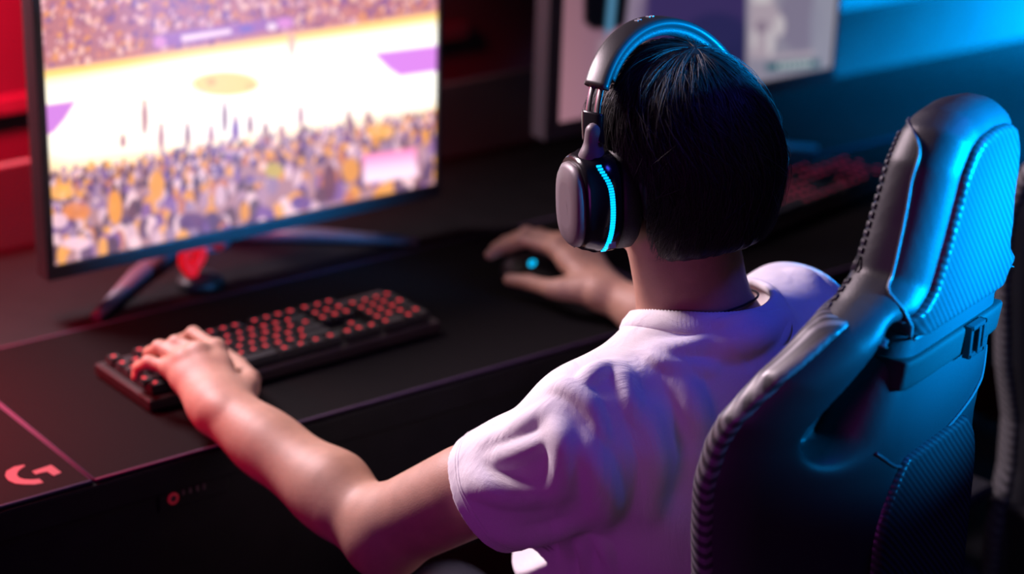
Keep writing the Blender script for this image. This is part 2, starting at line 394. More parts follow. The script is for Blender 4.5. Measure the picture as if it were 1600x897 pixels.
# ================================================================== monitors
m_bezel = mat('monitor_black_plastic', (.035, .032, .036), .42, bump=.08, bscale=700)
m_bezel2 = mat('monitor_grey_plastic', (.07, .065, .075), .45, bump=.08, bscale=700)
m_stand = mat('stand_grey_metal', (.12, .09, .12), .5, metal=.2)
YS = 2.45
def paint_mesh(name, x0, x1, z0, z1, nx, nz, fn):
    xs = np.linspace(x0, x1, nx+1); zs = np.linspace(z0, z1, nz+1)
    X, Z = np.meshgrid(xs, zs); V = np.stack([X, np.full_like(X, YS), Z], -1).reshape(-1, 3)
    i = np.arange((nx+1)*(nz+1)).reshape(nz+1, nx+1)
    F = np.stack([i[:-1, :-1], i[:-1, 1:], i[1:, 1:], i[1:, :-1]], -1).reshape(-1, 4)
    u, v = proj_px(V); C = fn(u, v)
    return V, F, C
def build_monitor(x0, x1, z0, z1, bl, br, bb, m_b, fn, strength, label, n=(300, 190)):
    xc = (x0+x1)/2; t = empty('monitor', (xc, YS+.17, -.004)); tag(t, label, 'monitor', 'monitors standing on the desk')
    L = Vector(t.location); o = tuple(-L)
    hs = MB(); yb = YS+.0015
    hs.box((x0, yb, z0), (x1, yb+.028, z1), .004)
    hs.box((xc-.19, yb+.024, z0+.05), (xc+.19, yb+.052, z1-.06), .012)
    hs.build('housing', m_b, t, o)
    fr = MB(); d = .006
    fr.box((x0, YS-d, z0), (x1, YS+.004, z0+bb), .0015); fr.box((x0, YS-d, z1-.010), (x1, YS+.004, z1), .0015)
    fr.box((x0, YS-d, z0+bb), (x0+bl, YS+.004, z1-.010), .0015); fr.box((x1-br, YS-d, z0+bb), (x1, YS+.004, z1-.010), .0015)
    fr.build('bezel', m_b, t, o)
    V, F, C = paint_mesh('screen', x0+bl, x1-br, z0+bb, z1-.010, n[0], n[1], fn)
    me = fast_mesh('screen', V-np.array(L), F, False)
    at = me.color_attributes.new('Col', 'FLOAT_COLOR', 'POINT')
    C4 = np.ones((len(V), 4), np.float32); C4[:, :3] = C; at.data.foreach_set('color', C4.ravel())
    put('screen', me, screen_mat('screen_picture_'+str(n[0]), strength), t)
    zh = z0+.16
    MB().tube([(xc, YS+.165, .012), (xc, YS+.15, zh*.6), (xc, YS+.10, zh), (xc, YS+.05, zh)], .019, 12).build('stand_neck', m_stand, t, o)
    MB().lathe([(.05, -.004), (.05, .006), (.036, .014), (.02, .016)], 24, Matrix.Translation((xc, YS+.165, 0))).build('stand_hub', m_stand, t, o)
    for s in (-1, 1):
        MB().tube([(xc+s*.03, YS+.155, .008), (xc+s*.15, YS+.07, .007), (xc+s*.267, YS-.030, .003)], [.012, .011, .0065], 8, flat=1.3).build('stand_leg', m_stand, t, o)
    return t

def SR(r, g, b): return np.array(lin((r/255, g/255, b/255)), np.float32)
def smooth(a, b, x):
    t = np.clip((x-a)/(b-a), 0, 1); return t*t*(3-2*t)
def blobs(C, u, v, items):
    for (x, y, rx, ry, c, al) in items:
        s = (np.abs(u-x) < rx*1.5) & (np.abs(v-y) < ry*1.5)
        if not s.any(): continue
        q = ((u[s]-x)/rx)**2+((v[s]-y)/ry)**2
        w = (np.clip(1.25-q, 0, .5)*2*al)[:, None]; C[s] = C[s]*(1-w)+c*w
def inpoly(u, v, poly): return poly_sd(u.astype(np.float32), v.astype(np.float32), poly)

def court_picture(u, v):
    R = np.random.default_rng(11); N = len(u); C = np.zeros((N, 3), np.float32)
    court = SR(255, 251, 240)*1.25; C[:] = court
    w = smooth(330, 60, u)[:, None]*.5; C[:] = C*(1-w)+SR(255, 243, 205)*1.1*w
    # yellow side band below the upper crowd
    top = 112-.150*(u-65); dt = v-top
    w = (np.exp(-((dt-4)/9)**2)*.95)[:, None]; C[:] = C*(1-w)+SR(255, 196, 80)*w
    w = (smooth(40, 8, dt)*.35)[:, None]; C[:] = C*(1-w)+SR(255, 225, 140)*w
    # painted court shapes
    for poly, c in (([(60, 166), (118, 158), (101, 186), (84, 206), (60, 218)], SR(196, 130, 235)), ([(583, 83), (690, 70), (690, 110), (625, 119), (608, 108)], SR(205, 135, 245))):
        d = inpoly(u, v, poly); w = smooth(3, -3, d)[:, None]; C[:] = C*(1-w)+c*w
    blobs(C, u, v, [(352, 131, 54, 19, SR(240, 226, 110), .9), (330, 128, 8, 6, SR(225, 170, 100), .6), (392, 135, 10, 5, SR(240, 200, 120), .6), (300, 146, 22, 6, SR(245, 225, 230), .7)])
    # lower crowd ground
    edge = 268-.155*(u-70) - 14*smooth(120, 60, u)
    w = (smooth(-4, 26, v-edge)*.9)[:, None]; C[:] = C*(1-w)+SR(150, 105, 120)*w
    w = (smooth(-26, 6, v-edge)*(1-smooth(0, 30, v-edge))*.55)[:, None]; C[:] = C*(1-w)+SR(255, 205, 120)*w
    # upper crowd ground
    w = (smooth(3, -6, dt))[:, None]; C[:] = C*(1-w)+SR(176, 118, 128)*w
    pal_up = [SR(*c) for c in ((190, 120, 118), (160, 98, 130), (222, 155, 75), (118, 76, 150), (232, 196, 200), (205, 140, 120), (140, 80, 110), (240, 210, 190))]
    it = []
    for _ in range(1500):
        x = R.uniform(45, 690); y = R.uniform(-60, 112-.150*(x-65)-6); s = R.uniform(2.4, 5)
        it.append((x, y, s, s*R.uniform(.9, 1.6), pal_up[R.integers(len(pal_up))], .8))
    blobs(C, u, v, it)
    # sign band in the upper crowd
    d = inpoly(u, v, [(238, 56), (300, 46), (458, 24), (462, 42), (300, 68), (240, 76)]); w = (smooth(3, -3, d)*.9)[:, None]; C[:] = C*(1-w)+SR(158, 108, 178)*w
    d = inpoly(u, v, [(283, 56), (360, 45), (362, 52), (285, 65)]); w = (smooth(3, -3, d)*.95)[:, None]; C[:] = C*(1-w)+SR(250, 240, 245)*w
    blobs(C, u, v, [(250, 66, 10, 9, SR(225, 165, 215), .8), (385, 45, 12, 6, SR(120, 105, 190), .8), (445, 36, 12, 8, SR(220, 150, 220), .8), (425, 42, 8, 6, SR(240, 235, 245), .9), (456, 70, 6, 24, SR(235, 190, 170), .7)])
    pal = [SR(*c) for c in ((104, 76, 150), (78, 52, 104), (226, 162, 44), (150, 132, 166), (216, 196, 208), (96, 56, 80), (196, 122, 70), (178, 150, 170), (120, 86, 160), (236, 178, 70), (70, 40, 72), (240, 222, 226))]
    it = []
    for _ in range(760):
        x = R.uniform(55, 690); e = 268-.155*(x-70)
        y = e + abs(R.normal(0, 1))*46*(.55+.45*smooth(690, 60, x)) + R.uniform(-4, 8); k = .65+.75*np.clip((y-e)/130, 0, 1)
        it.append((x, y, R.uniform(4, 7.5)*k, R.uniform(6, 12)*k, pal[R.integers(len(pal))], .88, y))
    it.sort(key=lambda q: q[-1]); blobs(C, u, v, [q[:-1] for q in it])
    # foreground rows
    it = []
    for _ in range(210):
        x = R.uniform(55, 690); b = 400-.165*(x-75); y = b-R.uniform(-10, 60)
        it.append((x, y, R.uniform(7, 11), R.uniform(11, 18), pal[R.integers(len(pal))], .92, y))
    it.sort(key=lambda q: q[-1]); blobs(C, u, v, [q[:-1] for q in it])
    # people standing up against the court, two golden shirts, lower left orange seats
    dark = SR(110, 66, 100)
    for x, y, h in ((226, 185, 26), (252, 215, 20), (293, 212, 18), (351, 185, 24), (368, 200, 18), (330, 212, 14), (391, 196, 14), (470, 182, 14), (545, 190, 16), (575, 185, 10), (192, 222, 9), (415, 205, 12), (440, 208, 10)):
        blobs(C, u, v, [(x, y, 5.5, h, dark if (x % 2) else SR(150, 100, 130), .8), (x, y-h, 3.4, 4.5, SR(170, 105, 95), .8)])
    blobs(C, u, v, [(180, 325, 11, 27, SR(232, 164, 40), .95), (245, 290, 12, 24, SR(230, 168, 46), .95), (548, 266, 14, 20, SR(222, 160, 50), .95), (428, 266, 14, 12, SR(196, 188, 70), .9),
                     (368, 205, 6, 16, SR(112, 66, 170), .85), (515, 285, 11, 30, SR(96, 40, 66), .9), (470, 318, 16, 12, SR(86, 56, 150), .9), (300, 345, 22, 13, SR(84, 44, 110), .9),
                     (95, 300, 22, 12, SR(250, 196, 70), .8), (120, 330, 22, 14, SR(222, 140, 60), .8), (92, 345, 14, 12, SR(235, 215, 230), .8), (120, 380, 22, 10, SR(240, 220, 235), .85), (595, 205, 22, 12, SR(250, 200, 70), .7)])
    d = inpoly(u, v, [(566, 243), (650, 231), (654, 275), (568, 288)]); w = smooth(4, -4, d)[:, None]
    k = smooth(238, 280, v+.13*(u-566))[:, None]; sg = SR(252, 140, 200)*(1-k)+SR(255, 225, 245)*k; C[:] = C*(1-w)+sg*w
    C[:] = C*.88+.12*np.minimum(C.mean(0), .5)*(C.max(1, keepdims=True) < .95)+.12*C*(C.max(1, keepdims=True) >= .95)
    C[:] = C*np.where(C.max(1, keepdims=True) < .95, np.array([1.10, .84, .88], np.float32), 1.0)   # warm crowd
    return C
def lobby_picture(u, v):
    N = len(u); C = np.zeros((N, 3), np.float32)
    k = smooth(870, 1010, u)[:, None]; C[:] = SR(196, 140, 156)*(1-k)+SR(150, 118, 150)*k
    C[:] = C*(.75+.25*smooth(-60, 200, v)[:, None])
    def poly(p, c, al=1.0, s=4):
        w = (smooth(s, -s, inpoly(u, v, p))*al)[:, None]; C[:] = C*(1-w)+c*w
    poly([(912, -60), (992, -60), (990, 22), (978, 40), (955, 46), (925, 46), (912, 34)], SR(4, 5, 12))
    poly([(954, -40), (966, -40), (958, 48), (948, 66), (946, 48)], SR(96, 160, 200))
    poly([(984, -20), (1010, -20), (1008, 40), (992, 70), (975, 60)], SR(170, 150, 178), .9)
    poly([(952, 52), (978, 46), (985, 66), (965, 84), (948, 80)], SR(214, 138, 140), .9, 6)
    poly([(936, 62), (948, 60), (946, 100), (932, 90)], SR(190, 165, 180), .7, 5)
    # centre panel
    poly([(1013, -80), (1165, -80), (1163, 260), (1013, 260)], SR(58, 48, 100), 1, 2)
    blobs(C, u, v, [(1090, 20, 90, 60, SR(74, 58, 118), .7), (1120, 70, 60, 50, SR(40, 44, 96), .7)])
    # right panel with a pale figure and a caption bar
    poly([(1166, -80), (1330, -80), (1330, 260), (1166, 260)], SR(168, 162, 182), 1, 2)
    blobs(C, u, v, [(1250, 30, 34, 50, SR(140, 128, 160), .6), (1292, 50, 26, 90, SR(178, 180, 200), .6)])
    poly([(1172, -30), (1205, -30), (1212, 10), (1225, 30), (1224, 52), (1213, 58), (1208, 86), (1200, 92), (1170, 92)], SR(206, 188, 202), .95, 5)
    blobs(C, u, v, [(1190, -2, 16, 8, SR(240, 232, 236), .9), (1218, 40, 8, 16, SR(236, 226, 232), .9), (1190, 42, 9, 10, SR(140, 118, 146), .7), (1178, 62, 5, 16, SR(236, 226, 232), .8), (1204, 66, 6, 22, SR(238, 230, 236), .85)])
    poly([(1204, 86), (1272, 80), (1273, 87), (1205, 93)], SR(206, 190, 204), .9, 2)
    poly([(1196, 99), (1280, 92), (1281, 105), (1198, 112)], SR(52, 116, 130), .95, 3)
    for i in range(7):
        x = 1219+i*7.6; blobs(C, u, v, [(x, 102-.09*(x-1230), 3.0, 4.6, SR(226, 240, 240), .9)])
    return C
xa = ony((47, 0), YS)[0]; xs = ony((61, 0), YS)[0]; xe = ony((681, 150), YS)[0]; xb = ony((687, 150), YS)[0]
zb = ony((375, 372), YS)[2]; zs_ = ony((375, 352), YS)[2]
build_monitor(xa, xb, zb, zb+.42, xs-xa, xb-xe, zs_-zb, m_bezel, court_picture, 1.25, 'large monitor on the left showing a bright basketball court and crowd', (300, 190))
xa = ony((851, 120), YS)[0]; xs = ony((873, 120), YS)[0]; xe = ony((1299, 100), YS)[0]; xb = ony((1302, 100), YS)[0]
zb = ony((1260, 134), YS)[2]; zs_ = ony((1260, 113), YS)[2]
build_monitor(xa, xb, zb, zb+.40, xs-xa, xb-xe, zs_-zb, m_bezel2, lobby_picture, .62, 'monitor behind the head showing grey character panels', (280, 180))

# ================================================================== keyboards
m_case = mat('keyboard_brushed_metal', (.045, .03, .032), .36, metal=.5, bump=.1, bscale=900)
m_key = mat('keycap_black', (.016, .013, .014), .55, spec=.3, bump=.05, bscale=900)
m_leg = mat('keycap_legend_red', (.3, .02, .02), .5, emit=(1.0, .015, .03), estr=1.15)
m_leg2 = mat('keycap_legend_dim', (.3, .02, .05), .5, emit=(.75, .015, .12), estr=.5)
m_cable = mat('black_cable', (.02, .02, .02), .5)
U = .019
def rows():
    R = []
    def row(y, spec):
        x = 0
        for s in spec:
            if s < 0: x += -s
            else: R.append((x, y, s, 1)); x += s
    row(5.25, [1, -1, 1, 1, 1, 1, -.5, 1, 1, 1, 1, -.5, 1, 1, 1, 1, -.25, 1, 1, 1])
    row(4, [1]*13+[2, -.25, 1, 1, 1, -.25, 1, 1, 1, 1])
    row(3, [1.5]+[1]*12+[1.5, -.25, 1, 1, 1, -.25, 1, 1, 1])
    row(2, [1.75]+[1]*11+[2.25, -3.5, 1, 1, 1])
    row(1, [2.25]+[1]*10+[2.75, -1.25, 1, -1.25, 1, 1, 1])
    row(0, [1.25, 1.25, 1.25, 6.25, 1.25, 1.25, 1.25, 1.25, -.25, 1, 1, 1, -.25, 2, 1])
    R.append((21.5, 2, 1, 2)); R.append((21.5, 0, 1, 2))
    return R
key_meshes = {}
def key_mesh(w, h, var, leg):
    k = (w, h, var, leg.name)
    if k in key_meshes: return key_meshes[k]
    b = MB(); W0, D0 = w*U-.0009, h*U-.0009
    b.frustum((0, 0, 0), W0, D0, W0-.0018, D0-.0015, .0045); b.frustum((0, .0005, .0045), W0-.0018, D0-.0015, W0-.0050, D0-.0045, .0048)
    lr = random.Random(var)
    if not (w > 5):                                   # little lit legend strokes on the cap top
        x0 = -.0022 if w < 1.6 else -W0/2+.006
        for j in range(3):
            sx = x0+lr.uniform(-.001, .0035); sy = lr.uniform(-.0005, .0035)
            vert = lr.random() < .5
            b.box((sx-(.0007 if vert else .0021), sy-(.0021 if vert else .0007), .0092), (sx+(.0007 if vert else .0021), sy+(.0021 if vert else .0007), .0096), mi=1)
        b.box((x0-.001, -.0008, .0092), (x0+.0036, .0008, .0096), mi=1)
    me = b.mesh('key'); me.materials.append(m_key); me.materials.append(leg); key_meshes[k] = me
    return me
def keyboard(corner, yaw, label, leg):
    t = empty('keyboard', (corner[0], corner[1], 0.0), yaw); tag(t, label, 'keyboard', 'backlit keyboards on the mats')
    MB().box((0, 0, .002), (.445, .140, .0175), .003, 3).build('case', m_case, t)
    MB().box((.006, .008, .0175), (.439, .132, .0185), .0005).build('switch_plate', m_key, t)
    for x in (.03, .415):
        for y in (.015, .125): MB().box((x-.012, y-.005, 0), (x+.012, y+.005, .003), .001).build('rubber_foot', m_cable, t)
    x0 = (.445-22.5*U)/2; y0 = .0105
    for i, (x, y, w, h) in enumerate(rows()):
        o = put('key', key_mesh(w, h, i % 5, leg), None, t)
        o.location = (x0+(x+w/2)*U, y0+(y+h/2)*U, .0185+.0022)
    return t
keyboard((1.1042, 2.1119), .0201, 'full-size keyboard with glowing red keys under the left hand', m_leg)
k2 = onz((1150, 384), .01)
keyboard((k2[0], k2[1]), .17, 'dim red backlit keyboard behind the head, half hidden by it', m_leg2)

# ================================================================== red glowing ornament under the left monitor
m_glow = mat('red_glow_plastic', (.4, .01, .01), .4, emit=(1, .004, .012), estr=.55)
m_glow2 = mat('red_glow_plastic_dim', (.25, .01, .01), .4, emit=(1, .004, .012), estr=.16)
oc = onz((312, 440), 0.0); orn = empty('light_ornament', (oc[0], oc[1], -.004)); orn.scale = (1.5,)*3; tag(orn, 'small knotted ornament glowing red under the left monitor', 'ornament')
MB().lathe([(.022, 0), (.024, .003), (.020, .008), (.008, .011)], 20).build('base', m_metal_blk, orn)
MB().tube(bez([(-.006, 0, .010), (-.014, .002, .022), (-.013, .002, .034), (-.004, .001, .040), (.002, 0, .030), (-.006, 0, .018)], 6), .0060, 10).build('lower_loop', m_glow, orn)
MB().tube(bez([(-.002, .004, .040), (-.014, .006, .052), (.004, .006, .066), (.018, .006, .060), (.026, .006, .046), (.012, .004, .042), (.026, .004, .034)], 6), .0065, 10).build('upper_loop', m_glow2, orn)

# ================================================================== the player
A = lambda *p: np.array(p, float)
HC = A(1.429, 1.560, .436); HS = .94
E_ = lambda *r: tuple(x*HS for x in r)
#                     # centre of the skull
HB, HP = .08, -.08                             # head turned a little to its right, nose slightly down
Rh = np.array((Matrix.Rotation(HB, 3, 'Z') @ Matrix.Rotation(HP, 3, 'X')))   # columns: right, forward, up of the head
def hd(x, y, z): return HC + Rh @ (np.array([x, y, z])*HS)
SHL, SHR = A(1.290, 1.520, .158), A(1.640, 1.562, .172)
ELL, WRL = A(1.175, 1.716, -.010), A(1.1397, 1.9958, .042)
ELR, WRR = A(1.835, 1.780, -.01), A(1.7663, 2.0379, .040)
NB = A(1.455, 1.520, .240)
PEL = A(1.500, 1.430, -.29)

def hand(S, wrist, fingers, thumb, fr, tr, k=.012):
    mc = [f[0] for f in fingers]
    wd = mc[0]-mc[-1]; wd = wd/np.linalg.norm(wd)
    for i, f in enumerate(fingers):             # back of the hand
        s = (len(fingers)-1)/2-i
        S.cap(wrist+wd*.010*s, mc[i], .0175, .0118, k=.018)
    S.cap((mc[0]*.7+wrist*.3), (mc[-1]*.75+wrist*.25), .012, .012, k=.014)
    # thumb ball
    S.cap(wrist+(thumb[0]-wrist)*.4, thumb[1]*.55+thumb[0]*.45, .015, .013, k=.016)
    for f, r in zip(fingers, fr):
        S.ell(f[0], (r*1.16,)*3, k=.010)
        S.cap(f[0], f[1], r*1.02, r*.98, k=.007); S.ell(f[1], (r*1.08,)*3, k=.004)
        S.cap(f[1], f[2], r*.96, r*.90, k=.003); S.cap(f[2], f[3], r*.90, r*.78, k=.003)
    S.chain([thumb[0], thumb[1], thumb[2], thumb[3]], [.0135, .0125, .0105, .0085], k=.014, k2=.004)

body = SDF()
# torso under the clothes, neck, arms
body.ell(A(1.468, 1.490, .04), (.155, .098, .20), k=.0)
body.ell(A(1.490, 1.455, -.20), (.150, .105, .16), k=.06)
body.cap(SHL+A(0, 0, -.006), SHR+A(0, 0, -.006), .042, .044, k=.05)
body.cap(NB+A(-.035, -.01, -.022), SHL+A(.02, 0, -.006), .036, .036, k=.05).cap(NB+A(.035, -.01, -.022), SHR+A(-.02, 0, .0), .036, .040, k=.05)
body.cap(A(1.458, 1.512, .20), hd(.004, -.018, -.075), .061, .055, k=.045)
body.cap(A(1.425, 1.530, .230), hd(-.052, -.012, -.075), .017, .018, k=.03)          # neck muscles
body.cap(A(1.482, 1.535, .230), hd(.052, -.012, -.075), .017, .018, k=.03)
# skull, face and jaw
body.ell(hd(0, -.012, .018), E_(.076, .096, .100), Rh, k=.02)
body.ell(hd(0, .030, -.045), E_(.058, .062, .070), Rh, k=.03)
body.ell(hd(0, .052, -.088), (.030, .032, .026), Rh, k=.03)                          # chin
body.cap(hd(0, .090, .008), hd(0, .102, -.030), .006, .0095, k=.014)                  # nose
body.cap(hd(-.011, .095, -.034), hd(.011, .095, -.034), .0065, .0065, k=.008)
body.cap(hd(-.040, .080, .022), hd(.040, .080, .022), .010, .010, k=.015)            # brow
body.cap(hd(-.018, .088, -.060), hd(.018, .088, -.060), .0065, .0065, k=.006)        # lips
body.cap(hd(-.015, .086, -.069), hd(.015, .086, -.069), .0068, .0068, k=.005)
for s in (-1, 1):
    body.ell(hd(s*.031, .094, .004), (.014, .010, .008), Rh, k=.010, mode='s')       # eye sockets
    body.ell(hd(s*.080, -.006, -.012), (.010, .020, .031), Rh, k=.008)               # ears
    body.ell(hd(s*.086, .000, -.010), (.006, .010, .016), Rh, k=.006, mode='s')
# left arm
u = (ELL-SHL); u = u/np.linalg.norm(u)
body.cap(SHL+A(0, 0, -.008), ELL-u*.03, .046, .043, k=.04).cap(SHL*.45+ELL*.55, ELL, .043, .036, k=.03)
body.ell(ELL+A(-.004, -.022, -.016), (.024, .024, .024), k=.03)                      # point of the elbow
fw = WRL-ELL
body.cap(ELL, ELL+fw*.30+A(.004, 0, .004), .037, .0385, k=.03).cap(ELL+fw*.30+A(.004, 0, .004), ELL+fw*.72, .0385, .0305, k=.03).cap(ELL+fw*.70, WRL+(WRL-ELL)*.06, .0305, .0262, k=.03)
body.cap(ELL+fw*.20+A(-.016, 0, -.004), WRL+A(-.008, .006, .0), .022, .0190, k=.03).cap(ELL+fw*.35+A(.014, 0, .0), WRL+A(.008, .006, .0), .026, .0190, k=.03)
body.ell(WRL+A(-.016, -.014, .012), (.009, .013, .009), k=.016)                     # wrist bone
# left hand on the keys (knuckle, joint, joint, tip of each finger)
LH = [[onz(*q) for q in f] for f in (
    [((338, 546), .077), ((302, 523), .078), ((285, 532), .060), ((281, 550), .038)],
    [((311, 551), .081), ((275, 537), .082), ((259, 546), .064), ((256, 565), .038)],
    [((287, 562), .075), ((249, 544), .075), ((234, 552), .057), ((232, 568), .038)],
    [((269, 577), .063), ((232, 567), .063), ((217, 574), .048), ((213, 588), .037)])]
LT = [onz(*q) for q in (((378, 624), .046), ((391, 594), .047), ((372, 570), .043), ((353, 554), .038))]
hand(body, WRL, LH, LT, (.0094, .0096, .0092, .0084), None)
for f in LH[:3]: body.cap(f[0]*.25+WRL*.75+A(0, 0, .008), f[0]+A(0, 0, .004), .003, .004, k=.008)   # tendons
# right arm and hand on the mouse
u = (ELR-SHR)/np.linalg.norm(ELR-SHR)
body.cap(SHR, ELR-u*.03, .050, .043, k=.04).cap(SHR*.4+ELR*.6, ELR, .043, .037, k=.03)
fw = WRR-ELR
body.cap(ELR, ELR+fw*.35, .037, .041, k=.03).cap(ELR+fw*.35, ELR+fw*.75, .041, .032, k=.02).cap(ELR+fw*.72, WRR, .032, .026, k=.02)
IX = [onz(*q) for q in (((868, 388), .072), ((816, 375), .072), ((783, 388), .052), ((766, 398), .041))]
dr, rg_ = A(-.31, .95, 0), A(.95, .31, 0)
RH = [IX, [p+rg_*.021+dr*.006+A(0, 0, .002) for p in IX], [p+rg_*.041-dr*.002+A(0, 0, -.004) for p in IX], [p+rg_*.059-dr*(.016+.006*i)+A(0, 0, -.012) for i, p in enumerate(IX)]]
RT = [onz(*q) for q in (((903, 453), .042), ((862, 451), .037), ((826, 441), .031), ((796, 437), .026))]
hand(body, WRR, RH, RT, (.0096, .0098, .0094, .0086), None)

m_skin = mat('skin', (.47, .26, .18), .56, noise=.10, nscale=55, bump=.12, bscale=500, sss=.12)
player = empty('person', (1.50, 1.45, FLOOR)); tag(player, 'person in a white t-shirt seen from behind, wearing a headset, hands on keyboard and mouse', 'person')
OFF = -np.array(player.location)
V, F = body.mesh('body', (1.05, 1.25, -.40), (1.95, 2.32, .62), .0024)
put('body', fast_mesh('body', V+OFF, F), m_skin, player)
m_eye = mat('eye_white', (.8, .78, .76), .2); m_iris = mat('eye_iris', (.03, .015, .01), .15)
for s in (-1, 1):
    e = MB(); e.lathe([(.0002+.0098*math.sin(a), .0098*math.cos(a)) for a in np.linspace(3.1, .05, 12)], 16, Matrix.Translation(hd(s*.031, .0765, .004)+OFF))
    eo = e.build('eye', m_eye, player)
    MB().lathe([(.005, 0), (.0046, .0012), (.002, .0018)], 14, Matrix.Translation(hd(s*.031, .0862, .003)+OFF) @ Matrix.Rotation(math.radians(-90), 4, 'X')).build('iris', m_iris, eo)

# ------------------------------------------------------------------ t-shirt
HEML = SHL + (ELL-SHL)*.47; HEMR = SHR + (ELR-SHR)*.58
shirt = SDF()
shirt.ell(A(1.470, 1.492, .055), (.178, .116, .205), k=0)
shirt.ell(A(1.490, 1.455, -.20), (.178, .128, .20), k=.07)
shirt.cap(SHL+A(.03, 0, .0), SHR+A(-.03, 0, .0), .060, .062, k=.06)
shirt.cap(NB+A(-.045, -.012, -.022), SHL+A(.01, -.005, .000), .046, .052, k=.05).cap(NB+A(.045, -.012, -.022), SHR+A(-.01, -.005, .012), .050, .056, k=.05)
shirt.cap(NB+A(.0, -.015, -.012), NB+A(.0, -.04, -.10), .072, .09, k=.05)
ul = (ELL-SHL)/np.linalg.norm(ELL-SHL); ur = (ELR-SHR)/np.linalg.norm(ELR-SHR)
SLV = A(.004, -.004, -.018)                     # the sleeve hangs below the arm
shirt.cap(SHL+A(.008, -.004, -.012), SHL+ul*.10+A(0, -.004, -.016), .067, .063, k=.05).cap(SHL+ul*.10+A(0, -.004, -.016), HEML+ul*.03+SLV, .064, .0570, k=.03)
shirt.cap(SHR, HEMR+ur*.03, .073, .062, k=.05)
shirt.cap(A(1.33, 1.60, -.02), A(1.40, 1.52, -.36), .05, .075, k=.06)                # loose front
# folds: soft ridges laid over the cloth where the photo shows them
def ridge(px_list, r=.006, sink=.0, k=.012, mode='u', n=6):
    P = [shirt_base.hit(p) for p in px_list]; P = [p for p in P if p is not None]
    if len(P) < 2: return
    P = bez(P, n); G = shirt_base.grad(P); tt = np.linspace(0, 1, len(P)); fade = 1-np.sin(np.pi*tt)**.8
    P = P-G*(sink+.8*r*.5+fade*(r+.006))[:, None]
    rr = np.full(len(P), .8*r)
    for i in range(len(P)-1): shirt.cap(P[i], P[i+1], rr[i], rr[i+1], k=k, mode=mode)
shirt_base = SDF(); shirt_base.ops = list(shirt.ops)
# shoulder seam and the folds that run down from it
ridge([(840, 612), (868, 603), (895, 608), (925, 636), (942, 676), (944, 700)], .0075, k=.010)
ridge([(905, 612), (922, 590), (945, 574), (978, 566)], .0065)
ridge([(958, 560), (974, 593), (990, 640), (998, 690)], .0065)
ridge([(990, 540), (1020, 556), (1057, 570), (1106, 576), (1130, 570)], .0075, k=.010)
ridge([(1005, 536), (1045, 545), (1090, 540), (1120, 525)], .005)
ridge([(1057, 587), (1080, 625), (1088, 670), (1085, 730)], .006, k=.02)
ridge([(1010, 640), (1025, 720), (1015, 810)], .006, k=.025)
ridge([(1095, 508), (1140, 503), (1178, 485), (1205, 458)], .0055)
ridge([(1120, 545), (1160, 535), (1200, 510), (1235, 480)], .0055, k=.02)
ridge([(725, 745), (770, 765), (830, 772), (890, 750)], .006, k=.02)
ridge([(745, 690), (790, 680), (830, 655), (862, 632)], .006, k=.014)
ridge([(768, 716), (800, 712), (850, 690), (885, 665)], .005, k=.014)
ridge([(860, 650), (880, 690), (880, 740), (860, 790)], .006, k=.02)
ridge([(910, 690), (935, 740), (945, 790), (935, 830)], .006, k=.02)
ridge([(770, 830), (830, 838), (890, 822), (940, 790)], .006, k=.02)
ridge([(880, 832), (888, 865), (884, 905)], .006)
ridge([(905, 832), (915, 865), (912, 905)], .006)
ridge([(928, 835), (948, 865), (955, 905)], .006)
ridge([(1225, 420), (1265, 432), (1300, 462)], .007)
# soft cloth waviness
def wav(P, d):
    x, y, z = P[..., 0], P[..., 1], P[..., 2]
    return d + .0016*np.sin(38*x+21*z+3*np.sin(17*y))*np.sin(29*y-18*z) + .0008*np.sin(95*z+40*x)*np.sin(70*y+30*x)
shirt.fn(wav, mode='d')
# hem cuts: sleeves, neck, bottom
def cut_sleeve(c, n):
    c = np.asarray(c, np.float32); n = np.asarray(n, np.float32)
    def f(P):
        q = P-c; a = q@n; r = np.sqrt(np.maximum((q*q).sum(-1)-a*a, 0))
        return np.maximum(-a, r-.12)
    return f
shirt.fn(cut_sleeve(HEML, ul), k=.002, mode='s', lo=HEML-.2, hi=HEML+.2); shirt.fn(cut_sleeve(HEMR, ur), k=.002, mode='s', lo=HEMR-.2, hi=HEMR+.2)
shirt.cap(HEML+ul*.012+SLV*.9, HEML+ul*.03+SLV, .0495, .0535, k=.002, mode='s'); shirt.cap(HEMR-ur*.02, HEMR+ur*.03, .058, .059, k=.002, mode='s')
# neck opening: a tilted disc-shaped cut around the neck
CN = A(1.460, 1.524, .262); CN_n = A(-.05, .30, .95); CN_n = CN_n/np.linalg.norm(CN_n)
shirt.cap(CN-CN_n*.004, CN+CN_n*.12, .078, .095, k=.006, mode='s')
shirt.fn(lambda P: -(P[..., 2]+.355), k=.002, mode='i')
m_shirt = mat('white_cotton', (.80, .78, .80), .85, noise=.04, nscale=900, bump=.22, bscale=1300, sheen=.2, wrinkle=.35, wscale=16)
V, F = shirt.mesh('t_shirt', (1.10, 1.25, -.38), (1.95, 1.80, .36), .0026)
ts = put('t_shirt', fast_mesh('t_shirt', V+OFF, F), m_shirt, player); ts['label'] = 'white short-sleeved cotton t-shirt'
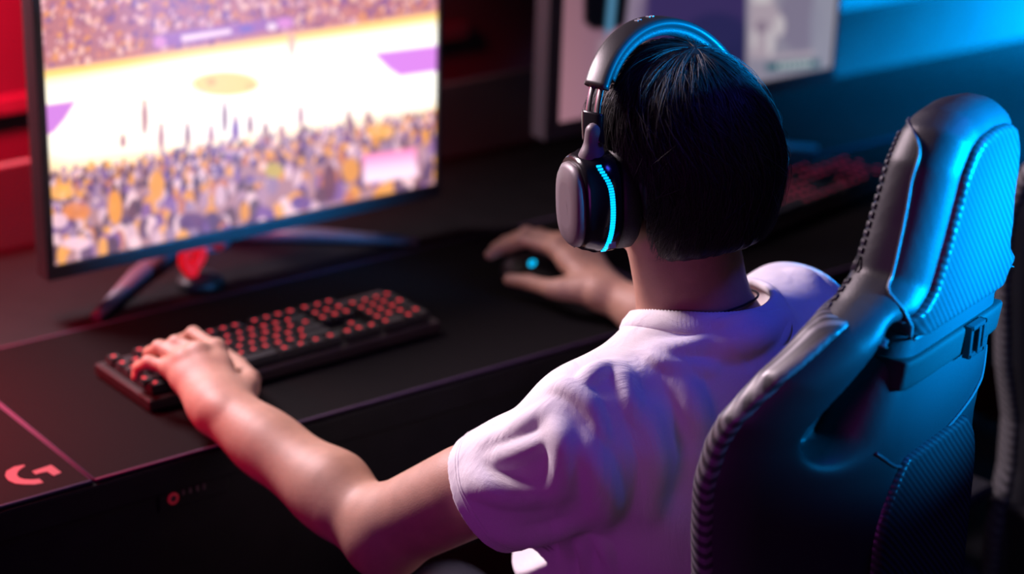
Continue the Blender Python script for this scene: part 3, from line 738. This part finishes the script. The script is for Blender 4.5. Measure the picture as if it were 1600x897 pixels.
# ribbed collar: a band draped over the neck opening of the shirt, with fine ribs
e1 = np.cross(A(0, 1, 0), CN_n); e1 /= np.linalg.norm(e1); e2 = np.cross(CN_n, e1)
N = 240; rads = np.array([.0735, .0785, .0830, .0875, .0920]); hh = np.arange(.09, -.09, -.001)
an = 2*np.pi*np.arange(N)/N; dv = np.cos(an)[:, None]*e1+np.sin(an)[:, None]*e2
Q = CN + dv[:, None, None, :]*rads[None, :, None, None] + CN_n*hh[None, None, :, None]
sd = shirt_base.full(Q) < .001; hi_ = hh[np.where(sd.any(-1), sd.argmax(-1), 90)]
for _ in range(14): hi_ = (np.roll(hi_, 1, 0)+2*hi_+np.roll(hi_, -1, 0))/4
hi_ = np.minimum(hi_, hi_[:, 2:3]+.012); hi_[:, 0] = hi_[:, 1]+.002
rib = .0008*np.where(np.arange(N) % 2 == 0, 1, -1)
V = []; F = []
for i in range(N):
    for r, z, w in zip(rads, hi_[i], (0, 1, 1, 1, 0)): V.append(CN+dv[i]*r+CN_n*(z+.0042*(w*.6+.4)+rib[i]*w))
    for r, z in zip(rads[::-1], hi_[i][::-1]): V.append(CN+dv[i]*r+CN_n*(z-.006))
V = np.array(V); K = 10
for i in range(N):
    for j in range(K): F.append((i*K+j, ((i+1) % N)*K+j, ((i+1) % N)*K+(j+1) % K, i*K+(j+1) % K))
put('collar', fast_mesh('collar', V+OFF, np.array(F)), m_shirt, ts)
# stitched line round the sleeve
def sleeve_ring(c, n, r, off, name):
    a1 = np.cross(n, A(0, 0, 1)); a1 /= np.linalg.norm(a1); a2 = np.cross(n, a1); mb = MB(); pts = []
    for i in range(60):
        a = 2*math.pi*i/60; d = a1*math.cos(a)+a2*math.sin(a); p0 = c-n*off
        tt = np.arange(.03, .09, .0006); v = shirt.full(p0+tt[:, None]*d); k = np.nonzero(v < 0)[0]
        pts.append(p0+d*(tt[k[-1]] if len(k) else r)+OFF)
    mb.tube(pts, .0011, 5, closed=True); mb.build(name, m_shirt, ts)
sleeve_ring(HEML+SLV, ul, .06, .020, 'sleeve_seam'); sleeve_ring(HEML+SLV, ul, .06, .0245, 'sleeve_seam')

# ------------------------------------------------------------------ trousers and shoes (under the desk)
tr = SDF(); m_tr = mat('dark_denim', (.03, .03, .05), .8, noise=.3, nscale=300, bump=.3, bscale=900)
tr.ell(A(1.495, 1.425, -.27), (.168, .125, .10), k=0)
for s, kx in ((-1, 1.37), (1, 1.65)):
    hip = A(1.495+s*.085, 1.45, -.285); kn = A(kx, 1.85, -.245); an = A(kx+s*.01, 1.92, -.64)
    tr.cap(hip, kn, .085, .062, k=.05).cap(kn, an, .060, .048, k=.03)
V, F = tr.mesh('trousers', (1.20, 1.28, -.72), (1.82, 2.05, -.13), .006)
put('trousers', fast_mesh('trousers', V+OFF, F), m_tr, player)
m_shoe = mat('black_shoe', (.02, .02, .02), .5)
for s, kx in ((-1, 1.37), (1, 1.65)):
    sh = SDF(); x = kx+s*.01
    sh.cap(A(x, 1.90, -.68), A(x, 1.92, -.62), .043, .045, k=0).cap(A(x, 1.90, -.70), A(x+s*.015, 2.09, -.71), .045, .036, k=.04)
    sh.fn(lambda P: -(P[..., 2]-FLOOR), k=.004, mode='i')
    V, F = sh.mesh('shoe', (x-.12, 1.80, -.78), (x+.12, 2.2, -.55), .005); put('shoe', fast_mesh('shoe', V+OFF, F), m_shoe, player)

# ------------------------------------------------------------------ necklace: a thin cord lying in the collar
m_cord = mat('dark_cord', (.03, .025, .03), .4, metal=.6)
mb = MB(); pts = []
for i in range(72):
    a = 2*math.pi*i/72; d = e1*math.cos(a)+e2*math.sin(a); p0 = CN+CN_n*(.004)
    tt = np.arange(.03, .12, .0006); v = body.full(p0+tt[:, None]*d); k = np.nonzero(v > 0)[0]
    pts.append(p0+d*((tt[k[0]] if len(k) else .06)+.0045)+OFF)
mb.tube(pts, .0013, 6, closed=True); mb.build('necklace', m_cord, player)['label'] = 'thin dark necklace cord'

# ------------------------------------------------------------------ hair: a solid under-layer and combed strands
HO = A(0, -.014, .014); HR = A(.1010, .1150, .1120)*HS
m_hair = mat('black_hair', (.012, .009, .010), .46, spec=.45)
def hair_mass():
    s = SDF(); s.ell(hd(*HO), HR-A(.004, .004, .004), Rh, k=0)
    s.ell(hd(.004, -.046, -.020), E_(.094, .086, .088), Rh, k=.03)                     # full back of the head
    s.ell(hd(0, -.058, -.072), E_(.068, .050, .066), Rh, k=.035)                       # nape
    return s
hbase = hair_mass(); hair = hair_mass()
def in_face(q): return (q[..., 1] > .045) & (q[..., 2] < .035)
hair.fn(lambda P: (lambda q: np.maximum(q[..., 2]-.040, .045-q[..., 1]))((P-HC)@Rh), k=.012, mode='s')
hair.fn(lambda P: (lambda q: np.maximum(q[..., 2]+.012-.9*q[..., 1], -(q[..., 1]+.052+.25*(q[..., 2]+.05))))((P-HC)@Rh), k=.010, mode='s')
hair.fn(lambda P: (lambda q: q[..., 2]+.112+.2*q[..., 1])((P-HC)@Rh), k=.012, mode='s')
def groove(P, d):
    q = (P-HC)@Rh-np.array([0, -.03, .02]); az = np.arctan2(q[..., 0], q[..., 1])
    el = np.arctan2(q[..., 2], np.hypot(q[..., 0], q[..., 1]))
    g = np.sin(az*46+3*np.sin(el*5+az*3)+1.5*np.sin(az*11))*.5+np.sin(az*23+4*np.sin(el*3))*.5
    return d+.0016*g*np.clip(np.cos(el)*1.3, 0, 1)
hair.fn(groove, mode='d')
V, F = hair.mesh('hair', HC-.19, HC+.19, .0026)
ho = put('hair', fast_mesh('hair', V+OFF, F), m_hair, player); ho['label'] = 'short straight black hair'
# combed strands: each follows the hair surface away from the whorl
R = np.random.default_rng(5); NS = 9000; SEG = 10
pole = A(.010, -.16, .98); pole /= np.linalg.norm(pole)
t1 = np.cross(pole, A(1, 0, 0)); t1 /= np.linalg.norm(t1); t2 = np.cross(pole, t1)
az = R.uniform(0, 2*math.pi, NS); th0 = np.arccos(1-R.uniform(0, 1.45, NS)); L = R.uniform(.30, .75, NS)
stray = R.random(NS) < .10
lift = R.uniform(0, .0035, NS)*np.where(stray, 2.2, 1); sw = R.normal(0, .10, NS)+np.where(stray, R.normal(0, .25, NS), 0); clump = np.sin(az*23)*.06+np.sin(az*41+1)*.04
t = np.linspace(0, 1, SEG)[None]
th = th0[:, None]+L[:, None]*t; a = az[:, None]+(sw+clump)[:, None]*t+(.25*np.sin(th0*2))[:, None]*t
D_ = np.cos(th)[..., None]*pole+np.sin(th)[..., None]*(np.cos(a)[..., None]*t1+np.sin(a)[..., None]*t2)
C0 = A(0, -.020, -.005)*HS; rad = np.full(th.shape, .115)
Dw = D_@Rh.T; Cw = hd(0, -.020, -.005)
for _ in range(9): rad = rad-.8*hbase.full(Cw+Dw*rad[..., None])
rad = rad+lift[:, None]*(.4+.6*np.sin(np.pi*np.minimum(1, t*.9+.1)))-.0015*(1-t)+.0010
Pl = C0+D_*rad[..., None]; Pw = Cw+Dw*rad[..., None]+OFF
bad = in_face(Pl) | (Pl[..., 2] < -.110-.2*Pl[..., 1]) | ((Pl[..., 1] > -.050-.25*(Pl[..., 2]+.05)) & (Pl[..., 2] < -.014+.9*np.maximum(0, Pl[..., 1])))
VV = []; FF = []; nv = 0
for i in range(NS):
    n = int(np.argmax(bad[i])) if bad[i].any() else SEG
    if n < 4: continue
    P = Pw[i, :n]; T = np.gradient(P, axis=0); T /= np.linalg.norm(T, axis=1)[:, None]
    B = np.cross(T, Dw[i, :n]); B /= np.linalg.norm(B, axis=1)[:, None]; U_ = np.cross(B, T)
    wd = (R.uniform(.00025, .0006)*(1-np.linspace(0, 1, n)**2*.85))[:, None]
    VV.append(np.stack([P+B*wd, P+U_*wd*.8, P-B*wd], 1).reshape(-1, 3))
    a0 = nv+np.arange(n-1)[:, None]*3
    FF.append(np.concatenate([a0+np.array([0, 1, 4, 3]), a0+np.array([1, 2, 5, 4]), a0+np.array([2, 0, 3, 5])])); nv += n*3
so = put('hair_strand', fast_mesh('hair_strand', np.concatenate(VV), np.concatenate(FF)), m_hair, ho); so['kind'] = 'stuff'

# ================================================================== mouse under the right hand
m_mouse = mat('mouse_black', (.02, .02, .022), .35)
m_led = mat('cyan_led', (.0, .3, .5), .4, emit=(.0, .55, 1.0), estr=1.6)
MC = A(1.783, 2.196, 0.0); mz = .32; Mr = np.array(Matrix.Rotation(mz, 3, 'Z'))
mouse = empty('mouse', (MC[0], MC[1], 0), mz); tag(mouse, 'black mouse with a cyan light under the right hand', 'mouse')
ms = SDF(); ms.ell(A(0, -.012, .010), (.033, .055, .030), k=0); ms.ell(A(0, .030, .006), (.031, .036, .024), k=.03)
ms.fn(lambda P: -(P[..., 2]-.001), k=.003, mode='i')
ms.fn(lambda P: np.maximum(np.abs(P[..., 0])-.0008, np.maximum(-(P[..., 1]-.012), -(P[..., 2]-.018))), k=.002, mode='s')
V, F = ms.mesh('mouse', (-.06, -.09, -.01), (.06, .09, .06), .0018)
put('body', fast_mesh('mouse', V, F), m_mouse, mouse)
MB().lathe([(.004, -.004), (.009, -.003), (.0095, 0), (.009, .003), (.004, .004)], 20, Matrix.Translation((0, .036, .028)) @ Matrix.Rotation(math.radians(90), 4, 'Y')).build('scroll_wheel', m_cable, mouse)
tf = lambda P: (P-MC)@Mr
hp = ms.hit((832, 412), 2.0, 3.2, tf)
if hp is None: hp = A(-.028, .0, .026)
g = ms.grad(hp); 
q = Vector(g).to_track_quat('Z', 'Y').to_matrix().to_4x4()
MB().lathe([(.0066, -.001), (.0066, .0006), (.005, .0014)], 18, Matrix.Translation(hp) @ q).build('logo_light', m_led, mouse)
for s in (0, 1): MB().box((-.0345, -.006+s*.018-.008, .020), (-.0305, -.006+s*.018+.006, .0245), .0012).build('side_button', m_cable, mouse)

# ================================================================== headset
m_hs = mat('headset_black', (.022, .021, .024), .38, bump=.06, bscale=900)
m_hs2 = mat('headset_gloss', (.014, .013, .016), .18)
m_plate = mat('headset_plate', (.17, .14, .15), .45)
m_pad = mat('headset_leatherette', (.02, .02, .023), .55, bump=.25, bscale=500)
m_chr = mat('slider_steel', (.75, .73, .76), .22, metal=1.0)
m_strip = mat('headset_led', (.0, .25, .5), .4, emit=(.0, .50, 1.0), estr=1.7)
m_mark = mat('headset_print', (.5, .5, .55), .5)
hs = empty('headset', HC); hs.rotation_euler = Matrix(Rh).to_euler(); hs.scale = (.98,)*3; tag(hs, 'black over-ear gaming headset with a blue light strip, worn on the head', 'headset')
# padded headband, an arc in the left-right plane of the head
def arc(a, rx=.110, rz=.113, y=-.006, z=.016): return (rx*math.sin(a), y+.030*math.cos(a), z+rz*math.cos(a))
def band(a0, a1, n, prof, name, m, parent=hs, **kw):
    V = []; F = []; K = len(prof)
    for i in range(n+1):
        a = a0+(a1-a0)*i/n; c = Vector(arc(a, **kw)); c2 = Vector(arc(a+.01, **kw)); t = (c2-c).normalized(); yv = Vector((0, 1, 0)); nrm = t.cross(yv).normalized()
        if nrm.dot(c-Vector((0, 0, .0))) < 0: nrm = -nrm
        for (w, h) in prof: V.append(c+yv*w+nrm*h)
    for i in range(n):
        for j in range(K): F.append((i*K+j, i*K+(j+1) % K, (i+1)*K+(j+1) % K, (i+1)*K+j))
    bm = bmesh.new(); vs = [bm.verts.new(v) for v in V]
    for f in F: bm.faces.new([vs[k] for k in f]).smooth = True
    bm.faces.new(vs[:K]); bm.faces.new(vs[-K:][::-1]); bmesh.ops.recalc_face_normals(bm, faces=bm.faces[:])
    me = bpy.data.meshes.new(name); bm.to_mesh(me); bm.free(); o = put(name, me, m, parent)
    return o
ov = lambda w, h, dh=0, n=16, p=3.0: [(w*math.copysign(abs(math.cos(q))**(2/p), math.cos(q)), dh+h*math.copysign(abs(math.sin(q))**(2/p), math.sin(q))) for q in np.linspace(0, 2*math.pi, n, endpoint=False)]
hb = band(-.98, .98, 48, ov(.0165, .0055, .004), 'headband', m_hs)
band(-.86, .86, 44, ov(.0150, .0065, -.004, p=2.4), 'headband_pad', m_pad, hs)
for a in (-.16, -.12, .0, .05):
    c = arc(a); MB().box((c[0]-.0012, c[1]+.002, c[2]+.0088), (c[0]+.0012, c[1]+.007, c[2]+.0100)).build('print_mark', m_mark, hb)
for s in (-1, 1):
    for w in (-.0062, .0062):
        k = 1 if s > 0 else -1
        V = []
        o = band(k*.92, k*1.28, 12, [(w+x, y+.003) for x, y in ov(.0044, .0016, 0, 8)], 'slider', m_chr)
    band(s*1.20, s*1.46, 12, ov(.0145, .0052, .003), 'slider_housing', m_hs2)
    # yoke arm reaching down to the cup
    yk = SDF(); top = A(s*.113, -.006, .036); 
    yk.cap(A(s*.1125, -.004, .040), A(s*.117, -.004, .012), .0095, .0100, k=0)
    yk.cap(A(s*.117, -.004, .012), A(s*.116, -.030, -.010), .0090, .0065, k=.012).cap(A(s*.117, -.004, .012), A(s*.117, .026, -.010), .0090, .0065, k=.012)
    V, F = yk.mesh('yoke', (s*.117-.03, -.06, -.04), (s*.117+.03, .06, .07), .0016); put('yoke', fast_mesh('yoke', V, F), m_plate if s < 0 else m_hs, hs)
    # cup shell
    before = set(bpy.data.objects)
    def oval(ry, rz, n=40, p=2.6, cy=-.006, cz=-.034):
        return [(cy+ry*math.copysign(abs(math.cos(q))**(2/p), math.cos(q)), cz+rz*math.copysign(abs(math.sin(q))**(2/p), math.sin(q))) for q in np.linspace(0, 2*math.pi, n, endpoint=False)]
    def loft(secs, name, m, parent):
        V = []; F = []; n = len(secs[0][1])
        for x, ol in secs: V += [(s*x, y, z) for y, z in ol]
        for i in range(len(secs)-1):
            for j in range(n): F.append((i*n+j, i*n+(j+1) % n, (i+1)*n+(j+1) % n, (i+1)*n+j))
        bm = bmesh.new(); vs = [bm.verts.new(v) for v in V]
        for f in F: bm.faces.new([vs[k] for k in f]).smooth = True
        bm.faces.new(vs[:n]); bm.faces.new(vs[-n:][::-1]); bmesh.ops.recalc_face_normals(bm, faces=bm.faces[:])
        me = bpy.data.meshes.new(name); bm.to_mesh(me); bm.free(); return put(name, me, m, parent)
    cup = loft([(.096, oval(.040, .051)), (.098, oval(.043, .054)), (.118, oval(.043, .054)), (.122, oval(.041, .052)), (.129, oval(.040, .050)), (.134, oval(.036, .047))], 'ear_cup', m_hs2, hs)
    loft([(.072, oval(.030, .041, p=2.2)), (.073, oval(.039, .050, p=2.2)), (.078, oval(.0435, .0545, p=2.2)), (.090, oval(.0435, .0545, p=2.2)), (.0965, oval(.040, .051, p=2.2))], 'ear_pad', m_pad, hs)
    loft([(.132, oval(.034, .045, cz=-.036)), (.138, oval(.033, .044, cz=-.036)), (.142, oval(.028, .039, cz=-.036)), (.1435, oval(.015, .024, cz=-.036))], 'outer_plate', m_plate, cup)
    pts = bez([(s*.1375, .014, .000), (s*.1415, -.002, -.018), (s*.1425, -.012, -.036), (s*.1415, -.014, -.060), (s*.1365, -.014, -.080)], 6)
    MB().tube(pts, .0011, 6).build('plate_line', m_hs2, cup)
    # light strip: a row of small lit cells round the rear of the cup
    ls = MB()
    for kx in range(34):
        t = kx/33; z = .010-.092*t; x = .112+.006*math.exp(-((t-.0)/.14)**2)-.004*math.sin(math.pi*t)
        y = -.006-.0432*(max(0, 1-abs((z+.034)/.0545)**2.6))**(1/2.6)
        nz = Vector((0, -abs(y+.006)**1.6/.043**2.6, (z+.034)*abs(z+.034)**.6/.0545**2.6)).normalized()
        c = Vector((s*x, y, z)); tn = Vector((0, -nz.z, nz.y))
        M = Matrix(((1, tn.x, nz.x, c.x), (0, tn.y, nz.y, c.y), (0, tn.z, nz.z, c.z), (0, 0, 0, 1)))
        ls.box((-.0026, -.00105, -.0004), (.0026, .00105, .0008), M=M)
    ls.build('light_strip', m_strip, cup)
    MB().box((s*.106-.004, -.0420, -.078), (s*.106+.004, -.0385, -.071), .0005).build('print_mark', m_mark, cup)
    for z in (-.02, -.035, -.052):
        MB().box((s*.115-.002, -.0485+abs(z+.04)*.05, z-.003), (s*.115+.002, -.0445, z+.003), .0008).build('control_button', m_hs, cup)
    Ms = Matrix.Translation((s*.090, -.006, 0)) @ Matrix.Rotation(s*.36, 4, 'Z') @ Matrix.Translation((-s*.090, .006, 0))
    for o in set(bpy.data.objects)-before: o.data.transform(Ms)                        # cups toe in towards the face

# ================================================================== gaming chair
CH = A(1.488, 1.322, 0.0); CHA = .27
m_pu = mat('chair_black_leatherette', (.032, .034, .040), .46, bump=.18, bscale=700)
m_cf = stripes(mat('chair_carbon_weave', (.12, .12, .13), .42, coat=.1), (.75, .2, -.62), 260, .16, .0015, ((.05, .05, .055), (.19, .19, .20)))
m_pu2 = stripes(mat('chair_panel_weave', (.045, .048, .055), .38, coat=.1), (.70, .0, .71), 330, .2, .0015, ((.030, .032, .038), (.055, .058, .066)))
m_seam = mat('seam_piping', (.10, .11, .12), .4)
m_strap = mat('strap_webbing', (.012, .012, .014), .7, bump=.3, bscale=900)
m_buckle = mat('buckle_gloss', (.03, .03, .035), .2)
HP_ = [(-.3, .558), (0, .558), (.035, .554), (.058, .541), (.076, .510), (.087, .45), (.098, .405), (.124, .385), (.165, .362), (.206, .325), (.230, .278), (.236, .21), (.230, .10), (.220, 0), (.205, -.08), (.205, -.15), (.22, -.25), (.22, -.33), (-.3, -.33)]
ZT = [-.33, -.2, 0, .15, .25, .30, .34, .38, .45, .56]; WA = [.05, .06, .08, .085, .080, .062, .040, .018, .006, 0]
TH = [.050, .050, .048, .046, .044, .042, .042, .042, .040, .036]
def chair_mid(x, z):
    ax = np.abs(x); t = np.clip((ax-.07)/.18, 0, 1.15)
    return -.045-.10*np.maximum(z-.2, 0) + np.interp(z, ZT, WA)*t*t*(1.6-.6*np.minimum(t, 1))
def chair_fn(P, grow=0.0):
    x, y, z = P[..., 0], P[..., 1], P[..., 2]; ax = np.abs(x)
    t = np.clip((ax-.10)/.13, 0, 1); th = np.interp(z, ZT, TH)*(1-t)+.026*t
    a = (np.abs(y-chair_mid(x, z))-th)*.80 - grow; b = poly_sd(ax, z, HP_) - grow
    r = .026
    return np.minimum(np.maximum(a+r, b+r), 0)+np.sqrt(np.maximum(a+r, 0)**2+np.maximum(b+r, 0)**2)-r
def slot(P):
    x, y, z = np.abs(P[..., 0]), P[..., 1], P[..., 2]
    a = np.array([.112, .352]); b = np.array([.150, .258]); ab = b-a
    t = np.clip(((x-a[0])*ab[0]+(z-a[1])*ab[1])/(ab@ab), 0, 1)
    return np.maximum(np.hypot(x-a[0]-ab[0]*t, z-a[1]-ab[1]*t)-(.014+.014*t), y-chair_mid(x, z)-.014)   # a deep recess open to the rear
shell = SDF().fn(chair_fn, mode='u').fn(slot, k=.020, mode='s')
Mc = np.array(Matrix.Rotation(CHA, 3, 'Z')); ctf = lambda P: (P-CH)@Mc
def chair(loc, rz, label, detail=True):
    t = empty('gaming_chair', (loc[0], loc[1], FLOOR), rz); tag(t, label, 'chair', 'gaming chairs along the desk'); return t
gc = chair(CH, CHA, 'gaming chair with a tall winged backrest that the person sits in')
Z0 = A(0, 0, -FLOOR)
V, F = shell.mesh('backrest', (-.29, -.16, -.36), (.29, .16, .59), .0045)
br = put('backrest', fast_mesh('backrest', V+Z0, F), m_pu, gc)
def surf_part(name, cond, m, grow=.0035, h=.004, lo=(-.29, -.16, -.36), hi=(.29, .16, .59), parent=None):
    s = SDF().fn(lambda P: chair_fn(P, grow)).fn(slot, k=.02, mode='s').fn(cond, k=.004, mode='i')
    V, F = s.mesh(name, lo, hi, h); return put(name, fast_mesh(name, V+Z0, F), m, parent or br)
# carbon-weave trim along the front edge of the wings
for sg in (-1, 1):
    surf_part('edge_trim', lambda P, sg=sg: np.maximum(np.maximum(poly_sd(np.abs(P[..., 0]), P[..., 2], HP_)*-1-.037, -(sg*P[..., 0])), np.maximum(P[..., 2]-.372, -(P[..., 1]-chair_mid(P[..., 0], P[..., 2])+.006))), m_cf)
# padded rear panel of the head section
surf_part('head_panel', lambda P: np.maximum(np.maximum(poly_sd(np.abs(P[..., 0]), P[..., 2], HP_)+.020, P[..., 1]-chair_mid(P[..., 0], P[..., 2])+.015), -(P[..., 2]-.350)), m_pu2, .007)
surf_part('back_panel', lambda P: np.maximum(np.maximum(np.hypot(P[..., 0], np.maximum(P[..., 2]-.12, 0)*.9)-.105, P[..., 1]-chair_mid(P[..., 0], P[..., 2])+.012), P[..., 2]-.212), m_pu2, .006)
# strap round the head section with a buckle
sp = SDF().fn(lambda P: chair_fn(P, .005)).fn(lambda P: np.abs(P[..., 2]-.312)-.016, k=.003, mode='i').fn(lambda P: np.abs(P[..., 0])-.105, k=.003, mode='i')
V, F = sp.mesh('strap', (-.2, -.16, .27), (.2, .1, .36), .003); st = put('strap', fast_mesh('strap', V+Z0, F), m_strap, br)
bk = MB(); yb = -.1085
bk.box((.012, yb-.004, .308), (.017, yb+.004, .342), .001); bk.box((.012, yb-.004, .337), (.046, yb+.004, .342), .001); bk.box((.041, yb-.004, .308), (.046, yb+.004, .342), .001); bk.box((.012, yb-.004, .308), (.046, yb+.004, .313), .001); bk.box((.026, yb-.006, .311), (.031, yb+.003, .339), .001)
bk.build('buckle', m_buckle, st, (0, 0, -FLOOR-.013))
# piping seams
def seam(pts, name='seam', r=.0016, m=m_seam):
    P = bez(pts, 6); P2 = []
    for p in P:
        q = p.copy()
        for _ in range(6):
            d = chair_fn(q[None].astype(np.float32))[0]; e = 1e-3
            g = np.array([(chair_fn((q+np.eye(3)[i]*e)[None].astype(np.float32))[0]-chair_fn((q-np.eye(3)[i]*e)[None].astype(np.float32))[0])/(2*e) for i in range(3)]); q = q-g*d/max(g@g, .2)
        P2.append(q+g/np.linalg.norm(g)*.001+Z0)
    return P2
for sg in (-1, 1):
    for dy in (.020, .027):
        P2 = seam([(sg*.06, dy-.045, .545), (sg*.088, dy-.045, .52), (sg*.1, dy-.045, .47), (sg*.11, dy-.045, .42), (sg*.135, dy-.040, .375)])
        mb = MB()
        for i in range(0, len(P2)-1): mb.tube([P2[i], P2[i]*.35+P2[i+1]*.65], .0014, 5)
        mb.build('stitching', m_seam, br)
    MB().tube(seam([(sg*.02, -.0, .56), (sg*.066, -.07, .53), (sg*.083, -.075, .49), (sg*.092, -.075, .43), (sg*.100, -.075, .38), (sg*.100, -.085, .355)]), .0016, 6).build('seam_piping', m_seam, br)
MB().tube([p for p in seam([(-.095, -.09, .350), (-.05, -.1, .350), (0, -.1, .350), (.05, -.1, .350), (.095, -.09, .350)])], .0017, 6).build('seam_piping', m_seam, br)
MB().tube(seam([(-.115, -.085, .232), (-.08, -.1, .206), (-.04, -.1, .200), (0, -.1, .204), (.05, -.1, .216), (.10, -.09, .24), (.13, -.06, .262)]), .0017, 6).build('seam_piping', m_seam, br)
# seat, arm rests, column, five-star base
se = SDF(); zf = -FLOOR
def rbox(c, hsz, r):
    c = np.array(c, np.float32); hsz = np.array(hsz, np.float32)-r
    return lambda P: (lambda q: np.sqrt((np.maximum(q, 0)**2).sum(-1))+np.minimum(q.max(-1), 0)-r)(np.abs(P-c)-hsz)
se.fn(rbox((0, .22, -.395), (.19, .27, .045), .04)); se.cap((-.21, 0, -.365), (-.22, .44, -.36), .05, .045, k=.05).cap((.21, 0, -.365), (.22, .44, -.36), .05, .045, k=.05)
V, F = se.mesh('seat', (-.32, -.12, -.48), (.32, .56, -.28), .007); put('seat', fast_mesh('seat', V+Z0, F), m_pu, gc)
for sg in (-1, 1):
    MB().box((sg*.27-.012, .10, -.44), (sg*.27+.012, .16, -.19), .006).box((min(sg*.18, sg*.282), .11, -.455), (max(sg*.18, sg*.282), .15, -.43), .004).build('armrest_post', m_metal_blk, gc, (0, 0, zf))
    MB().box((sg*.27-.042, .00, -.19), (sg*.27+.042, .25, -.165), .012, 3).build('armrest_pad', m_pu, gc, (0, 0, zf))
    MB().box((min(sg*.17, sg*.215), -.06, -.43), (max(sg*.17, sg*.215), .02, -.20), .008).build('hinge', m_metal_blk, gc, (0, 0, zf))
MB().lathe([(.10, -.44), (.10, -.455), (.03, -.47), (.026, -.62), (.045, -.63), (.045, -.68)], 20, Matrix.Translation((0, .2, 0))).build('column', m_metal_blk, gc, (0, 0, zf))
for i in range(5):
    a = i*2*math.pi/5+.3; c, s = math.cos(a), math.sin(a)
    lg_ = MB().tube([(0, .2, -.66), (c*.15, .2+s*.15, -.665), (c*.30, .2+s*.30, -.685)], [.028, .024, .018], 8).build('base_leg', m_metal_blk, gc, (0, 0, zf))
    MB().lathe([(.02, -.012), (.029, -.010), (.029, .010), (.02, .012)], 16, Matrix.Translation((c*.30, .2+s*.30, -.721)) @ Matrix.Rotation(a+math.pi/2, 4, 'Z') @ Matrix.Rotation(math.pi/2, 4, 'Y')).build('caster', m_cable, lg_)
# a second chair of the same kind, cut by the right edge of the frame
def copy_tree(o, parent=None):
    c = o.copy(); col.objects.link(c); c.parent = parent
    for ch in o.children: copy_tree(ch, c)
    return c
c2 = copy_tree(gc); c2.location = (2.33, 1.63, FLOOR); c2.rotation_euler = (0, 0, .13)
c2['label'] = 'neighbouring gaming chair cut off by the right edge of the photo'
